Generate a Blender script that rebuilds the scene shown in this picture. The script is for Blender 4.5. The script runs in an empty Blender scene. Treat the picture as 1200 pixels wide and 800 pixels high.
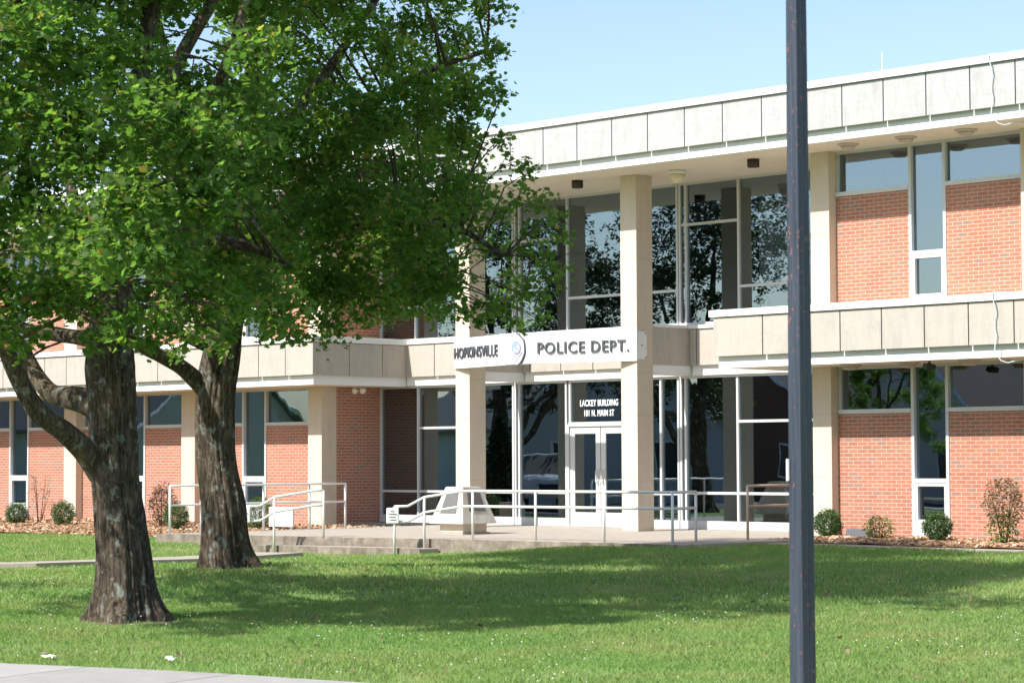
import bpy, math, random, json
import numpy as np
from mathutils import Vector, Matrix, noise

random.seed(11)
rng = np.random.default_rng(11)
DATA = json.loads('''{"CAM":{"C":[25.0298,-33.7824,1.4059],"R":[0.708508,0.70569,-0.004118],"U":[0.038698,-0.033024,0.998705],"F":[-0.70464,0.70775,0.050707],"lens":81.432},"T1":[[[4.65,-19.15,-0.35,0.365],[4.65,-19.15,-0.25,0.36],[4.64,-19.15,-0.05,0.319],[4.63,-19.17,0.4,0.283],[4.58,-19.21,0.95,0.255],[4.55,-19.25,1.49,0.255],[4.54,-19.26,1.95,0.255],[4.52,-19.28,2.41,0.264],[4.53,-19.27,2.82,0.228],[4.56,-19.23,3.32,0.182],[4.62,-19.18,4.05,0.141],[4.68,-19.12,4.98,0.109],[4.78,-19.02,5.9,0.087],[4.9,-18.9,7.11,0.091],[4.93,-18.87,8.69,0.046]],[[4.47,-19.33,1.27,0.155],[4.5,-19.58,1.51,0.131],[4.59,-19.91,1.72,0.112],[4.66,-20.27,1.92,0.101],[4.69,-20.52,2.24,0.092],[4.73,-20.76,2.64,0.087],[4.79,-21.12,3.12,0.094],[4.69,-21.36,3.98,0.077],[4.68,-21.66,5.15,0.051]],[[4.52,-19.28,1.95,0.164],[4.12,-19.4,2.07,0.138],[3.75,-19.48,2.13,0.107],[3.53,-19.55,2.34,0.093],[3.31,-19.63,2.67,0.089],[3.08,-19.72,2.86,0.089],[2.57,-19.95,3.21,0.076],[2.08,-20.3,3.89,0.047]],[[4.56,-19.24,2.61,0.119],[3.91,-19.17,2.74,0.084],[3.24,-19.14,2.81,0.071],[2.6,-19.07,2.91,0.063],[1.82,-19.14,3.18,0.049],[0.95,-19.3,3.73,0.03]],[[4.62,-19.18,3.41,0.1],[4.96,-18.98,4.13,0.068],[5.33,-18.75,4.94,0.054],[6.46,-19.18,5.57,0.052],[6.8,-19.13,6.41,0.03]],[[4.68,-19.11,4.51,0.091],[4.26,-18.41,5.47,0.085],[4.24,-17.86,6.36,0.076],[4.3,-17.24,7.27,0.049]],[[4.59,-19.21,3.23,0.082],[3.42,-18.96,4.26,0.062],[2.88,-18.94,5.47,0.048],[2.94,-19.44,6.57,0.043]],[[4.65,-19.14,3.69,0.082],[5.72,-19.21,3.7,0.062],[6.5,-18.99,3.57,0.043],[6.97,-18.82,3.38,0.022]]],"T2":[[[0.07,-14.18,-0.15,0.371],[0.07,-14.19,-0.04,0.36],[0.05,-14.2,0.24,0.325],[0.03,-14.23,0.7,0.302],[-0.02,-14.28,1.17,0.273],[-0.06,-14.31,1.63,0.261],[-0.06,-14.31,2.09,0.261],[-0.03,-14.28,2.56,0.261],[0.02,-14.23,3.02,0.25],[0.07,-14.18,3.6,0.22],[0.14,-14.12,4.42,0.191],[0.21,-14.04,5.36,0.162],[0.29,-13.96,6.41,0.128],[0.33,-13.92,7.71,0.093],[0.37,-13.88,9.25,0.046]],[[-0.16,-14.41,2.38,0.128],[-0.12,-14.8,2.64,0.109],[-0.08,-15.18,2.79,0.097],[-0.04,-15.56,2.92,0.085],[0.01,-15.94,3.13,0.073],[-0.06,-16.43,3.51,0.05]],[[0.02,-14.23,2.91,0.116],[0.1,-14.72,2.98,0.074],[0.12,-15.12,3.16,0.062],[0.08,-15.58,3.54,0.045]],[[0.09,-14.17,3.6,0.151],[1.16,-14.51,4.21,0.112],[1.9,-14.48,4.33,0.083],[2.67,-14.41,4.35,0.065],[3.36,-14.01,4.4,0.049],[4.04,-13.61,4.29,0.038],[4.5,-13.3,3.95,0.027]],[[0.14,-14.12,4.07,0.128],[1.05,-14.06,4.82,0.102],[1.76,-13.91,5.45,0.079],[2.39,-13.57,6.1,0.061],[3.02,-13.08,6.53,0.045],[3.5,-12.61,6.76,0.028]],[[0.21,-14.04,5.24,0.116],[0.28,-13.27,6.13,0.088],[0.55,-12.57,7.14,0.065],[0.92,-11.93,8.27,0.042]],[[0.17,-14.09,4.65,0.104],[-0.73,-14.13,5.67,0.083],[-1.31,-14.14,6.82,0.06],[-1.65,-14.2,8.08,0.036]],[[0.1,-14.15,3.84,0.093],[1.04,-14.34,3.83,0.062],[1.79,-14.45,3.93,0.05],[2.52,-14.28,3.75,0.038],[3.06,-14.03,3.46,0.022]],[[0.17,-14.09,4.54,0.093],[-0.41,-12.54,5.17,0.073],[-0.24,-11.39,5.62,0.056],[0.08,-10.5,5.8,0.044],[0.48,-9.83,5.95,0.025]]],"B1":[[5.25,-21.31,2.71,0.25,1.0],[5.47,-21.11,2.88,0.25,1.0],[4.68,-20.36,2.66,0.14,1.0],[5.53,-21.1,2.58,0.12,1.0],[5.4,-20.51,2.91,0.22,1.0],[5.97,-21.04,3.06,0.28,1.0],[6.01,-20.43,2.8,0.22,1.0],[6.76,-20.8,2.61,0.13,1.0],[6.16,-20.61,2.59,0.12,1.0],[6.91,-20.66,2.77,0.2,1.0],[5.68,-19.45,2.74,0.21,1.0],[5.99,-19.76,2.56,0.12,1.0],[6.83,-20.15,2.85,0.22,1.0],[6.05,-19.96,2.62,0.12,1.0],[5.6,-18.84,2.9,0.21,1.0],[7.43,-19.83,2.88,0.21,1.0],[5.96,-18.88,2.74,0.16,1.0],[5.69,-20.46,3.07,0.26,1.0],[6.81,-19.13,3.2,0.26,1.0],[6.3,-18.49,3.08,0.18,1.0],[2.23,-20.9,7.32,0.55,1.0],[2.11,-20.85,6.75,0.51,1.0],[5.79,-22.9,5.69,0.36,1.0],[4.57,-22.35,5.39,0.39,1.0],[1.12,-20.41,5.54,0.53,1.0],[4.42,-22.17,4.8,0.43,1.0],[4.56,-22.3,4.29,0.49,1.0],[4.9,-22.12,3.84,0.49,1.0],[6.08,-23.08,3.37,0.39,1.0],[5.01,-22.4,3.03,0.43,1.0],[5.76,-22.62,6.53,0.4,1.0],[4.58,-21.92,6.53,0.4,1.0],[2.28,-20.3,6.47,0.51,1.0],[4.31,-21.44,5.48,0.42,1.0],[2.56,-20.25,5.69,0.51,1.0],[1.33,-20.01,5.09,0.53,1.0],[5.7,-22.24,4.06,0.42,1.0],[1.97,-20.13,4.09,0.55,1.0],[2.67,-20.5,3.54,0.51,1.0],[5.6,-22.4,3.17,0.4,1.0],[3.51,-20.76,6.99,0.49,1.0],[4.05,-20.83,6.52,0.39,1.0],[4.03,-20.73,6.08,0.47,1.0],[2.72,-19.98,6.19,0.45,1.0],[2.58,-20.19,5.64,0.44,1.0],[4.07,-20.77,4.69,0.44,1.0],[2.51,-19.93,4.58,0.51,1.0],[5.92,-21.96,3.94,0.39,1.0],[3.68,-20.51,3.71,0.4,1.0],[2.9,-20.37,3.34,0.51,1.0],[4.23,-20.41,7.15,0.46,1.0],[2.15,-19.18,7.3,0.46,1.0],[6.98,-22.04,5.43,0.4,1.0],[4.64,-20.59,5.5,0.42,1.0],[5.74,-21.58,4.86,0.44,1.0],[1.73,-19.08,5.28,0.46,1.0],[2.32,-19.07,4.75,0.54,1.0],[4.28,-20.63,3.86,0.39,1.0],[4.4,-20.82,3.57,0.43,1.0],[5.17,-21.23,3.14,0.48,1.0],[2.63,-19.18,7.43,0.44,1.0],[2.61,-18.65,7.05,0.48,1.0],[1.92,-18.49,6.83,0.53,1.0],[5.73,-21.02,5.52,0.37,1.0],[5.61,-21.06,4.97,0.49,1.0],[4.46,-20.23,4.98,0.42,1.0],[2.53,-18.88,4.55,0.55,1.0],[2.32,-18.6,4.13,0.52,1.0],[3.45,-19.3,3.91,0.48,1.0],[5.8,-20.86,3.01,0.37,1.0],[5.17,-19.86,7.14,0.44,1.0],[2.36,-18.25,7.14,0.48,1.0],[4.66,-19.63,6.32,0.45,1.0],[6.33,-21.02,5.54,0.48,1.0],[2.8,-18.42,5.84,0.59,1.0],[6.49,-20.99,4.73,0.37,1.0],[6.22,-20.86,4.39,0.4,1.0],[3.64,-18.96,4.02,0.48,1.0],[5.53,-20.34,3.51,0.42,1.0],[2.34,-18.34,3.47,0.46,1.0],[3.37,-18.24,7.51,0.46,1.0],[5.66,-20.0,6.57,0.44,1.0],[3.47,-18.05,6.48,0.43,1.0],[3.05,-18.27,6.09,0.5,1.0],[5.8,-19.94,5.39,0.51,1.0],[2.93,-17.72,5.14,0.48,1.0],[4.99,-19.6,4.6,0.49,1.0],[4.61,-18.88,4.02,0.52,1.0],[7.57,-21.26,3.31,0.44,1.0],[4.4,-19.11,3.05,0.45,1.0],[4.73,-18.86,7.34,0.51,1.0],[5.3,-19.28,6.81,0.48,1.0],[5.0,-18.91,6.4,0.4,1.0],[3.77,-17.66,5.63,0.5,1.0],[3.14,-17.61,5.4,0.55,1.0],[5.49,-19.31,4.63,0.49,1.0],[4.68,-18.64,4.23,0.54,1.0],[6.28,-19.93,3.67,0.43,1.0],[4.11,-18.07,3.42,0.53,1.0],[3.53,-17.14,7.85,0.49,1.0],[7.32,-19.91,6.32,0.46,1.0],[7.65,-20.24,4.39,0.41,1.0],[7.55,-20.38,3.99,0.36,1.0],[3.74,-17.55,4.33,0.57,1.0],[3.8,-17.2,3.61,0.49,1.0],[4.54,-18.09,3.09,0.42,1.0],[7.74,-19.95,6.22,0.36,1.0],[3.88,-16.91,6.79,0.46,1.0],[4.56,-17.41,5.49,0.49,1.0],[6.66,-19.25,4.77,0.5,1.0],[4.14,-17.17,4.81,0.43,1.0],[4.85,-17.6,4.06,0.42,1.0],[3.98,-17.13,4.01,0.47,1.0],[7.03,-19.18,2.93,0.41,1.0],[7.51,-21.2,3.88,0.41,1.1],[7.42,-21.0,4.62,0.41,1.1],[7.03,-21.05,3.41,0.38,1.1],[6.45,-20.94,4.2,0.39,1.1],[6.22,-21.18,4.69,0.41,1.1],[7.58,-20.62,4.52,0.4,1.1],[8.17,-20.23,5.22,0.32,1.1],[7.69,-20.45,3.8,0.4,1.1],[7.36,-20.7,3.33,0.37,1.1],[6.31,-21.13,3.37,0.38,1.1],[6.04,-22.37,7.0,1.25,0.42],[3.64,-19.91,9.6,1.1,0.42],[5.09,-20.04,7.79,1.06,0.42],[4.87,-18.22,9.51,1.01,0.42],[3.23,-15.78,8.63,1.27,0.42],[4.83,-18.66,10.55,1.03,0.42],[4.24,-21.35,8.39,1.07,0.42],[2.52,-21.14,8.03,1.22,0.42],[4.45,-19.62,9.93,1.25,0.42],[2.57,-19.96,7.49,1.22,0.42],[4.89,-16.85,7.08,1.05,0.42],[3.85,-19.48,10.09,1.12,0.42],[4.4,-18.96,10.57,1.24,0.42],[5.9,-19.0,9.07,1.14,0.42],[6.13,-20.93,9.8,1.01,0.42],[6.17,-17.72,7.49,1.29,0.42],[6.79,-19.84,8.77,1.26,0.42],[4.65,-15.56,8.18,1.28,0.42],[2.09,-20.85,6.67,1.07,0.42],[6.0,-17.54,7.82,1.08,0.42],[3.96,-20.2,8.84,1.0,0.42],[4.1,-20.51,7.64,1.09,0.42],[5.73,-21.93,7.09,1.02,0.42],[5.98,-18.21,9.01,1.21,0.42],[4.41,-16.81,8.0,1.29,0.42],[2.63,-19.93,7.57,1.12,0.42],[6.16,-18.97,10.0,1.06,0.42],[4.92,-18.72,9.4,1.27,0.42],[5.92,-21.18,8.06,1.26,0.42],[5.1,-18.54,8.23,1.17,0.42],[5.69,-19.47,9.02,1.19,0.42],[3.34,-18.98,7.83,1.08,0.42],[5.94,-19.48,8.49,1.15,0.42],[5.97,-19.17,9.74,1.04,0.42],[5.84,-19.09,10.35,1.02,0.42],[3.68,-17.94,10.28,1.19,0.42],[6.01,-17.11,9.83,1.07,0.42],[6.9,-21.88,7.98,1.05,0.42],[6.27,-17.56,7.89,1.22,0.42],[6.24,-18.57,10.15,1.23,0.42],[2.27,-19.78,8.84,1.09,0.42],[2.65,-20.2,8.05,1.2,0.42],[4.32,-18.72,8.17,1.19,0.42],[5.16,-15.68,8.35,1.23,0.42],[5.99,-16.56,8.22,1.03,0.42],[4.08,-18.99,8.14,1.19,0.42],[4.47,-22.7,6.56,1.15,0.42],[5.67,-18.01,10.38,1.3,0.42],[5.37,-20.12,9.42,1.29,0.42],[8.31,-19.9,8.36,1.05,0.42],[5.47,-19.22,9.67,1.11,0.42],[6.3,-16.7,9.53,1.08,0.42],[5.95,-17.55,9.79,1.28,0.42],[6.55,-18.54,7.6,1.05,0.42],[4.25,-20.23,10.32,1.05,0.42],[6.32,-17.65,9.65,1.19,0.42],[4.08,-22.24,5.6,0.76,0.3],[0.03,-22.39,7.37,0.85,0.3],[0.87,-21.24,4.68,0.86,0.3],[1.71,-23.04,4.86,0.8,0.3],[0.48,-20.54,4.26,0.89,0.3],[-0.94,-21.79,4.07,0.89,0.3],[3.81,-22.06,6.55,0.77,0.3],[-0.58,-21.9,7.58,0.88,0.3],[0.77,-20.72,5.0,0.87,0.3],[3.82,-22.79,5.78,0.75,0.3],[2.54,-23.33,4.13,0.77,0.3],[3.74,-23.44,5.21,0.74,0.3],[0.32,-21.94,6.39,0.86,0.3],[-0.67,-21.17,6.46,0.9,0.3],[1.22,-21.73,3.98,0.84,0.3],[1.3,-22.94,5.61,0.81,0.3]],"B2":[[4.13,-13.46,6.03,0.45,1.0],[4.63,-13.6,6.49,0.25,1.0],[3.66,-12.74,7.28,0.31,1.0],[4.86,-13.66,5.92,0.15,1.0],[4.01,-12.81,5.56,0.15,1.0],[3.98,-13.47,5.5,0.37,1.0],[4.36,-14.21,4.7,0.44,0.5],[3.9,-13.02,4.94,0.33,0.5],[5.07,-13.58,4.64,0.33,0.5],[4.56,-12.63,4.4,0.33,0.5],[5.35,-13.19,3.85,0.25,0.5],[5.2,-13.26,3.59,0.23,0.5],[4.43,-12.8,3.99,0.41,0.5],[3.45,-12.3,3.68,0.34,0.5],[5.0,-13.33,3.39,0.27,0.5],[4.64,-13.33,3.28,0.17,0.5],[3.72,-12.76,3.37,0.13,0.5],[3.09,-12.22,4.22,0.29,0.5],[3.23,-13.44,3.81,0.37,1.0],[3.72,-13.61,3.39,0.22,0.5],[2.8,-12.4,3.34,0.14,0.5],[4.68,-13.94,3.1,0.08,0.5],[3.54,-12.1,3.2,0.1,0.5],[3.55,-14.18,3.96,0.43,1.0],[3.52,-14.73,3.66,0.4,1.0],[3.65,-14.7,3.24,0.25,1.0],[3.62,-14.03,3.37,0.17,1.0],[2.81,-12.98,3.34,0.1,0.5],[3.08,-15.04,3.41,0.34,1.0],[1.97,-14.67,3.13,0.26,1.0],[2.07,-14.36,3.05,0.18,1.0],[2.83,-14.58,3.03,0.13,1.0],[2.64,-14.13,3.14,0.13,1.0],[2.79,-15.76,2.97,0.15,1.0],[3.06,-15.51,2.9,0.1,1.0],[3.06,-14.96,3.11,0.21,1.0],[0.95,-15.33,3.0,0.24,1.0],[1.24,-15.96,2.79,0.15,1.0],[1.86,-15.76,2.77,0.15,1.0],[4.0,-12.64,5.24,0.2,0.5],[4.41,-12.72,5.03,0.15,0.5],[4.44,-13.25,4.5,0.28,0.5],[4.09,-11.78,4.35,0.16,0.5],[4.04,-12.18,3.21,0.09,0.5],[4.2,-13.69,3.52,0.21,0.5],[3.67,-13.01,3.34,0.13,0.5],[-1.95,-14.11,8.58,0.47,1.0],[0.11,-15.36,7.88,0.52,1.0],[2.18,-17.31,6.69,0.46,1.0],[-2.75,-13.37,7.28,0.49,1.0],[-0.97,-14.72,6.36,0.48,1.0],[-0.27,-15.15,5.58,0.51,1.0],[-1.21,-14.25,8.53,0.59,1.0],[0.63,-15.19,7.76,0.5,1.0],[1.95,-16.59,5.77,0.4,1.0],[2.34,-16.71,5.21,0.43,1.0],[-1.67,-12.89,8.72,0.59,1.0],[0.98,-15.12,7.66,0.54,1.0],[2.28,-15.76,7.01,0.4,1.0],[3.19,-16.67,5.81,0.41,1.0],[-2.53,-12.33,6.24,0.58,1.0],[-0.83,-13.56,5.39,0.42,1.0],[-1.87,-12.5,4.94,0.59,1.0],[2.55,-16.26,4.02,0.46,1.0],[1.82,-15.88,3.75,0.39,1.0],[3.48,-16.43,7.69,0.37,1.0],[3.26,-16.38,7.16,0.49,1.0],[2.08,-15.16,7.12,0.43,1.0],[-1.5,-12.41,7.44,0.62,1.0],[3.01,-15.99,5.82,0.37,1.0],[-1.39,-12.51,6.24,0.45,1.0],[0.27,-14.04,5.11,0.42,1.0],[0.44,-13.87,4.99,0.58,1.0],[2.11,-15.03,4.01,0.43,1.0],[0.29,-13.97,3.65,0.54,1.0],[-0.89,-12.19,9.01,0.62,1.0],[-0.74,-11.98,8.2,0.57,1.0],[1.72,-14.42,7.12,0.38,1.0],[2.21,-14.95,6.59,0.49,1.0],[-1.39,-11.36,6.84,0.63,1.0],[2.72,-14.85,5.55,0.4,1.0],[0.15,-13.14,5.52,0.57,1.0],[0.2,-12.78,4.9,0.56,1.0],[-1.54,-11.81,4.46,0.59,1.0],[2.9,-15.12,3.57,0.5,1.0],[-1.39,-11.0,9.0,0.52,1.0],[0.04,-12.19,7.99,0.45,1.0],[-1.09,-11.4,8.06,0.59,1.0],[-1.51,-11.03,7.28,0.57,1.0],[3.4,-15.12,5.85,0.36,1.0],[1.35,-12.98,5.75,0.57,1.0],[-0.53,-11.68,5.41,0.46,1.0],[2.75,-14.62,4.63,0.47,1.0],[3.37,-15.15,4.03,0.51,1.0],[0.83,-12.9,3.81,0.57,1.0],[1.69,-12.9,8.18,0.49,1.0],[2.07,-13.18,7.95,0.42,1.0],[3.41,-14.68,6.74,0.44,1.0],[2.77,-13.69,6.56,0.47,1.0],[3.95,-14.85,5.73,0.45,1.0],[0.12,-11.61,6.17,0.52,1.0],[-0.56,-10.8,5.53,0.52,1.0],[1.69,-12.79,4.77,0.52,1.0],[1.83,-13.01,4.22,0.56,1.0],[-0.68,-10.6,3.81,0.49,1.0],[0.26,-10.75,8.72,0.45,1.0],[4.35,-14.8,7.2,0.39,1.0],[0.39,-11.21,7.65,0.59,1.0],[1.1,-11.81,6.92,0.43,1.0],[3.76,-13.83,5.78,0.53,1.0],[-0.63,-10.05,6.3,0.61,1.0],[1.91,-12.54,5.31,0.46,1.0],[0.77,-11.48,5.02,0.42,1.0],[4.77,-14.96,3.94,0.4,1.0],[4.53,-14.7,3.49,0.51,1.0],[4.71,-14.1,7.51,0.4,1.0],[3.58,-13.47,7.37,0.39,1.0],[0.73,-10.5,7.59,0.47,1.0],[1.98,-11.88,6.72,0.53,1.0],[1.32,-11.3,6.71,0.49,1.0],[1.61,-11.58,5.73,0.56,1.0],[4.7,-14.51,4.73,0.49,1.0],[2.18,-11.88,4.87,0.57,1.0],[2.26,-12.07,4.42,0.44,1.0],[4.8,-14.59,3.61,0.38,1.0],[3.17,-15.53,4.96,0.48,1.1],[3.69,-15.5,4.45,0.45,1.1],[3.56,-16.12,4.2,0.43,1.1],[3.91,-15.14,4.56,0.44,1.1],[3.3,-16.31,5.09,0.47,1.1],[3.1,-16.56,4.52,0.47,1.1],[4.77,-15.29,4.27,0.4,1.1],[3.29,-15.7,5.46,0.46,1.1],[3.57,-15.19,5.16,0.44,1.1],[4.08,-15.08,5.54,0.41,1.1],[4.22,-14.5,5.9,0.38,1.1],[1.89,-16.49,9.12,1.17,0.42],[1.41,-13.2,10.17,1.19,0.42],[0.44,-16.3,9.19,1.3,0.42],[-2.06,-12.09,9.55,1.13,0.42],[-0.18,-15.31,8.75,1.25,0.42],[-2.73,-17.49,8.91,1.18,0.42],[-0.2,-14.28,9.73,1.01,0.42],[-2.18,-16.22,8.7,1.15,0.42],[0.46,-13.74,10.19,1.2,0.42],[2.36,-14.36,8.44,1.03,0.42],[0.34,-11.44,9.11,1.18,0.42],[-2.16,-16.39,8.81,1.04,0.42],[-0.12,-13.83,10.27,1.03,0.42],[1.83,-16.47,9.68,1.12,0.42],[3.1,-14.16,8.93,1.17,0.42],[-1.74,-16.48,9.1,1.28,0.42],[-0.12,-11.69,9.87,1.01,0.42],[-1.59,-13.43,9.46,1.02,0.42],[1.8,-14.25,9.96,1.28,0.42],[0.87,-11.32,8.68,1.15,0.42],[0.38,-15.64,9.68,1.09,0.42],[3.46,-13.27,9.0,1.23,0.42],[2.55,-14.29,9.83,1.22,0.42],[-0.28,-16.9,9.33,1.07,0.42],[-0.05,-13.58,8.61,1.1,0.42],[-1.01,-16.8,9.9,1.21,0.42],[-2.67,-15.29,8.93,1.24,0.42],[-0.42,-11.54,9.45,1.29,0.42],[0.22,-14.75,8.83,1.08,0.42],[-0.3,-18.36,8.87,1.22,0.42],[1.51,-15.96,9.05,1.07,0.42],[-1.15,-15.47,10.22,1.2,0.42],[-0.99,-14.24,10.36,1.21,0.42],[-1.84,-13.69,10.12,1.17,0.42],[0.6,-11.34,9.02,1.02,0.42],[0.03,-14.17,10.22,1.03,0.42]]}''')
S = bpy.context.scene
COL = S.collection
R = math.radians

# ------------------------------------------------------------------ camera
cd = bpy.data.cameras.new('camera')
cam = bpy.data.objects.new('camera', cd)
COL.objects.link(cam)
K = DATA['CAM']
rx, up, fw = Vector(K['R']), Vector(K['U']), Vector(K['F'])
m = Matrix((rx, up, -fw)).transposed().to_4x4()
m.translation = Vector(K['C'])
cam.matrix_world = m
cd.sensor_width = 36.0
cd.lens = K['lens']
cd.clip_start = 0.3
cd.clip_end = 5000
cd.dof.use_dof = True
cd.dof.focus_distance = 40.0
cd.dof.aperture_fstop = 5.6
S.camera = cam

# ------------------------------------------------------------------ world, sun, exposure
SUNV = Vector((-0.17, -1.0, 1.0)).normalized()
EL = math.asin(SUNV.z)
W = bpy.data.worlds.new('World')
S.world = W
W.use_nodes = True
nt = W.node_tree
bg = nt.nodes['Background']
sky = nt.nodes.new('ShaderNodeTexSky')
sky.sky_type = 'NISHITA'
sky.sun_disc = False
sky.sun_elevation = EL
sky.sun_rotation = math.atan2(SUNV.x, SUNV.y)
sky.air_density = 1.0
sky.dust_density = 1.0
sky.ozone_density = 1.0
nt.links.new(sky.outputs[0], bg.inputs[0])
bg.inputs[1].default_value = 0.093
sl = bpy.data.lights.new('sun', 'SUN')
sl.energy = 3.4
sl.angle = R(0.53)
sl.color = (1.0, 0.965, 0.91)
so = bpy.data.objects.new('sun', sl)
COL.objects.link(so)
so.rotation_euler = (-SUNV).to_track_quat('-Z', 'Y').to_euler()
S.view_settings.view_transform = 'Standard'
S.view_settings.look = 'None'
S.view_settings.exposure = 1.18
S.view_settings.gamma = 1.0

# ------------------------------------------------------------------ materials
def mat(name, col=(.5, .5, .5), rough=.7, metal=0., spec=.5):
    mt = bpy.data.materials.new(name)
    mt.use_nodes = True
    b = mt.node_tree.nodes['Principled BSDF']
    b.inputs['Base Color'].default_value = (*col, 1)
    b.inputs['Roughness'].default_value = rough
    b.inputs['Metallic'].default_value = metal
    b.inputs['Specular IOR Level'].default_value = spec
    return mt, mt.node_tree, b

def N(t, kind, **kw):
    n = t.nodes.new(kind)
    for k, v in kw.items():
        setattr(n, k, v)
    return n

def obco(t, scale=(1, 1, 1), rot=(0, 0, 0)):
    tc = N(t, 'ShaderNodeTexCoord')
    mp = N(t, 'ShaderNodeMapping')
    mp.inputs['Scale'].default_value = scale
    mp.inputs['Rotation'].default_value = rot
    t.links.new(tc.outputs['Object'], mp.inputs['Vector'])
    return mp.outputs[0]

def noise_n(t, vec, scale, detail=5, rough=.6, dist=0.):
    n = N(t, 'ShaderNodeTexNoise')
    n.inputs['Scale'].default_value = scale
    n.inputs['Detail'].default_value = detail
    n.inputs['Roughness'].default_value = rough
    n.inputs['Distortion'].default_value = dist
    if vec is not None:
        t.links.new(vec, n.inputs['Vector'])
    return n.outputs['Fac']

def ramp(t, fac, stops):
    r = N(t, 'ShaderNodeValToRGB')
    e = r.color_ramp.elements
    while len(e) > 1:
        e.remove(e[-1])
    e[0].position = stops[0][0]
    e[0].color = (*stops[0][1], 1)
    for p, c in stops[1:]:
        x = e.new(p)
        x.color = (*c, 1)
    t.links.new(fac, r.inputs[0])
    return r.outputs[0]

def mixc(t, fac, a, b, mode='MIX'):
    n = N(t, 'ShaderNodeMix', data_type='RGBA', blend_type=mode)
    for sock, v in ((n.inputs[0], fac), (n.inputs[6], a), (n.inputs[7], b)):
        if isinstance(v, (int, float)):
            sock.default_value = v
        elif isinstance(v, tuple):
            sock.default_value = (*v, 1)
        else:
            t.links.new(v, sock)
    return n.outputs[2]

def bump(t, b, h, strength=.3, dist=.01):
    n = N(t, 'ShaderNodeBump')
    n.inputs['Strength'].default_value = strength
    n.inputs['Distance'].default_value = dist
    t.links.new(h, n.inputs['Height'])
    t.links.new(n.outputs[0], b.inputs['Normal'])

def speckled(name, c1, c2, scale=6., rough=.8, bmp=.25, streak=None, dist=.004):
    mt, t, b = mat(name, c1, rough)
    v = obco(t)
    f = noise_n(t, v, scale, 8, .65)
    col = ramp(t, f, [(.3, c1), (.72, c2)])
    if streak:
        f2 = noise_n(t, obco(t, (2.2, 2.2, .25)), 2.2, 4, .6)
        col = mixc(t, ramp(t, f2, [(.45, (0, 0, 0)), (.75, (.75, .75, .75))]), col, streak)
    t.links.new(col, b.inputs['Base Color'])
    bump(t, b, noise_n(t, v, scale * 9, 4, .7), bmp, dist)
    return mt

def brick_mat(axis):
    mt, t, b = mat('brick_' + axis, rough=.85)
    tc = N(t, 'ShaderNodeTexCoord')
    sp = N(t, 'ShaderNodeSeparateXYZ')
    t.links.new(tc.outputs['Object'], sp.inputs[0])
    cb = N(t, 'ShaderNodeCombineXYZ')
    t.links.new(sp.outputs[axis.upper()], cb.inputs[0])
    t.links.new(sp.outputs['Z'], cb.inputs[1])
    br = N(t, 'ShaderNodeTexBrick')
    br.offset = .5
    br.inputs['Color1'].default_value = (0, 0, 0, 1)
    br.inputs['Color2'].default_value = (1, 1, 1, 1)
    br.inputs['Mortar'].default_value = (0, 0, 0, 1)
    br.inputs['Scale'].default_value = 1
    br.inputs['Mortar Size'].default_value = .0062
    br.inputs['Mortar Smooth'].default_value = .15
    br.inputs['Bias'].default_value = 0
    br.inputs['Brick Width'].default_value = .2075
    br.inputs['Row Height'].default_value = .0677
    t.links.new(cb.outputs[0], br.inputs['Vector'])
    rr = N(t, 'ShaderNodeSeparateColor')
    t.links.new(br.outputs['Color'], rr.inputs[0])
    col = ramp(t, rr.outputs[0], [(0., (.35, .125, .072)), (.25, (.43, .168, .098)), (.5, (.385, .135, .078)), (.7, (.45, .19, .115)), (.87, (.34, .125, .08)), (.93, (.27, .175, .13)), (1., (.235, .17, .14))])
    n1 = noise_n(t, tc.outputs['Object'], 1.3, 4)
    col = mixc(t, .35, col, ramp(t, n1, [(.3, (.36, .135, .085)), (.75, (.50, .24, .165))]))
    n2 = noise_n(t, tc.outputs['Object'], 60, 3)
    mort = ramp(t, n2, [(.3, (.42, .345, .28)), (.7, (.54, .46, .385))])
    col = mixc(t, br.outputs['Fac'], col, mort)
    t.links.new(col, b.inputs['Base Color'])
    inv = N(t, 'ShaderNodeMath', operation='SUBTRACT')
    inv.inputs[0].default_value = 1
    t.links.new(br.outputs['Fac'], inv.inputs[1])
    ad = N(t, 'ShaderNodeMath', operation='MULTIPLY_ADD')
    t.links.new(n2, ad.inputs[0])
    ad.inputs[1].default_value = .35
    t.links.new(inv.outputs[0], ad.inputs[2])
    bump(t, b, ad.outputs[0], .6, .006)
    return mt

def stone_panel(name, base, vein, warm):
    mt, t, b = mat(name, base, .62)
    v = obco(t)
    big = noise_n(t, v, .9, 3)
    wv = noise_n(t, obco(t, (1.6, 1.6, 5.5), (.5, .55, .3)), 1.6, 7, .62, 1.4)
    col = ramp(t, wv, [(.32, vein), (.5, base), (.68, base), (.8, vein)])
    col = mixc(t, ramp(t, big, [(.35, (0, 0, 0)), (.7, (.55, .55, .55))]), col, warm)
    # rain streaks and weathering under the coping
    stv = noise_n(t, obco(t, (3.2, 3.2, .7)), 1.7, 7, .72, .5)
    col = mixc(t, ramp(t, stv, [(.47, (0, 0, 0)), (.72, (.75, .75, .75))]), col, (.29, .28, .262))
    fine = noise_n(t, v, 45, 4, .7)
    col = mixc(t, .22, col, ramp(t, fine, [(.3, tuple(x * .7 for x in base)), (.7, tuple(min(1, x * 1.15) for x in base))]))
    t.links.new(col, b.inputs['Base Color'])
    bump(t, b, fine, .12, .003)
    return mt

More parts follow.
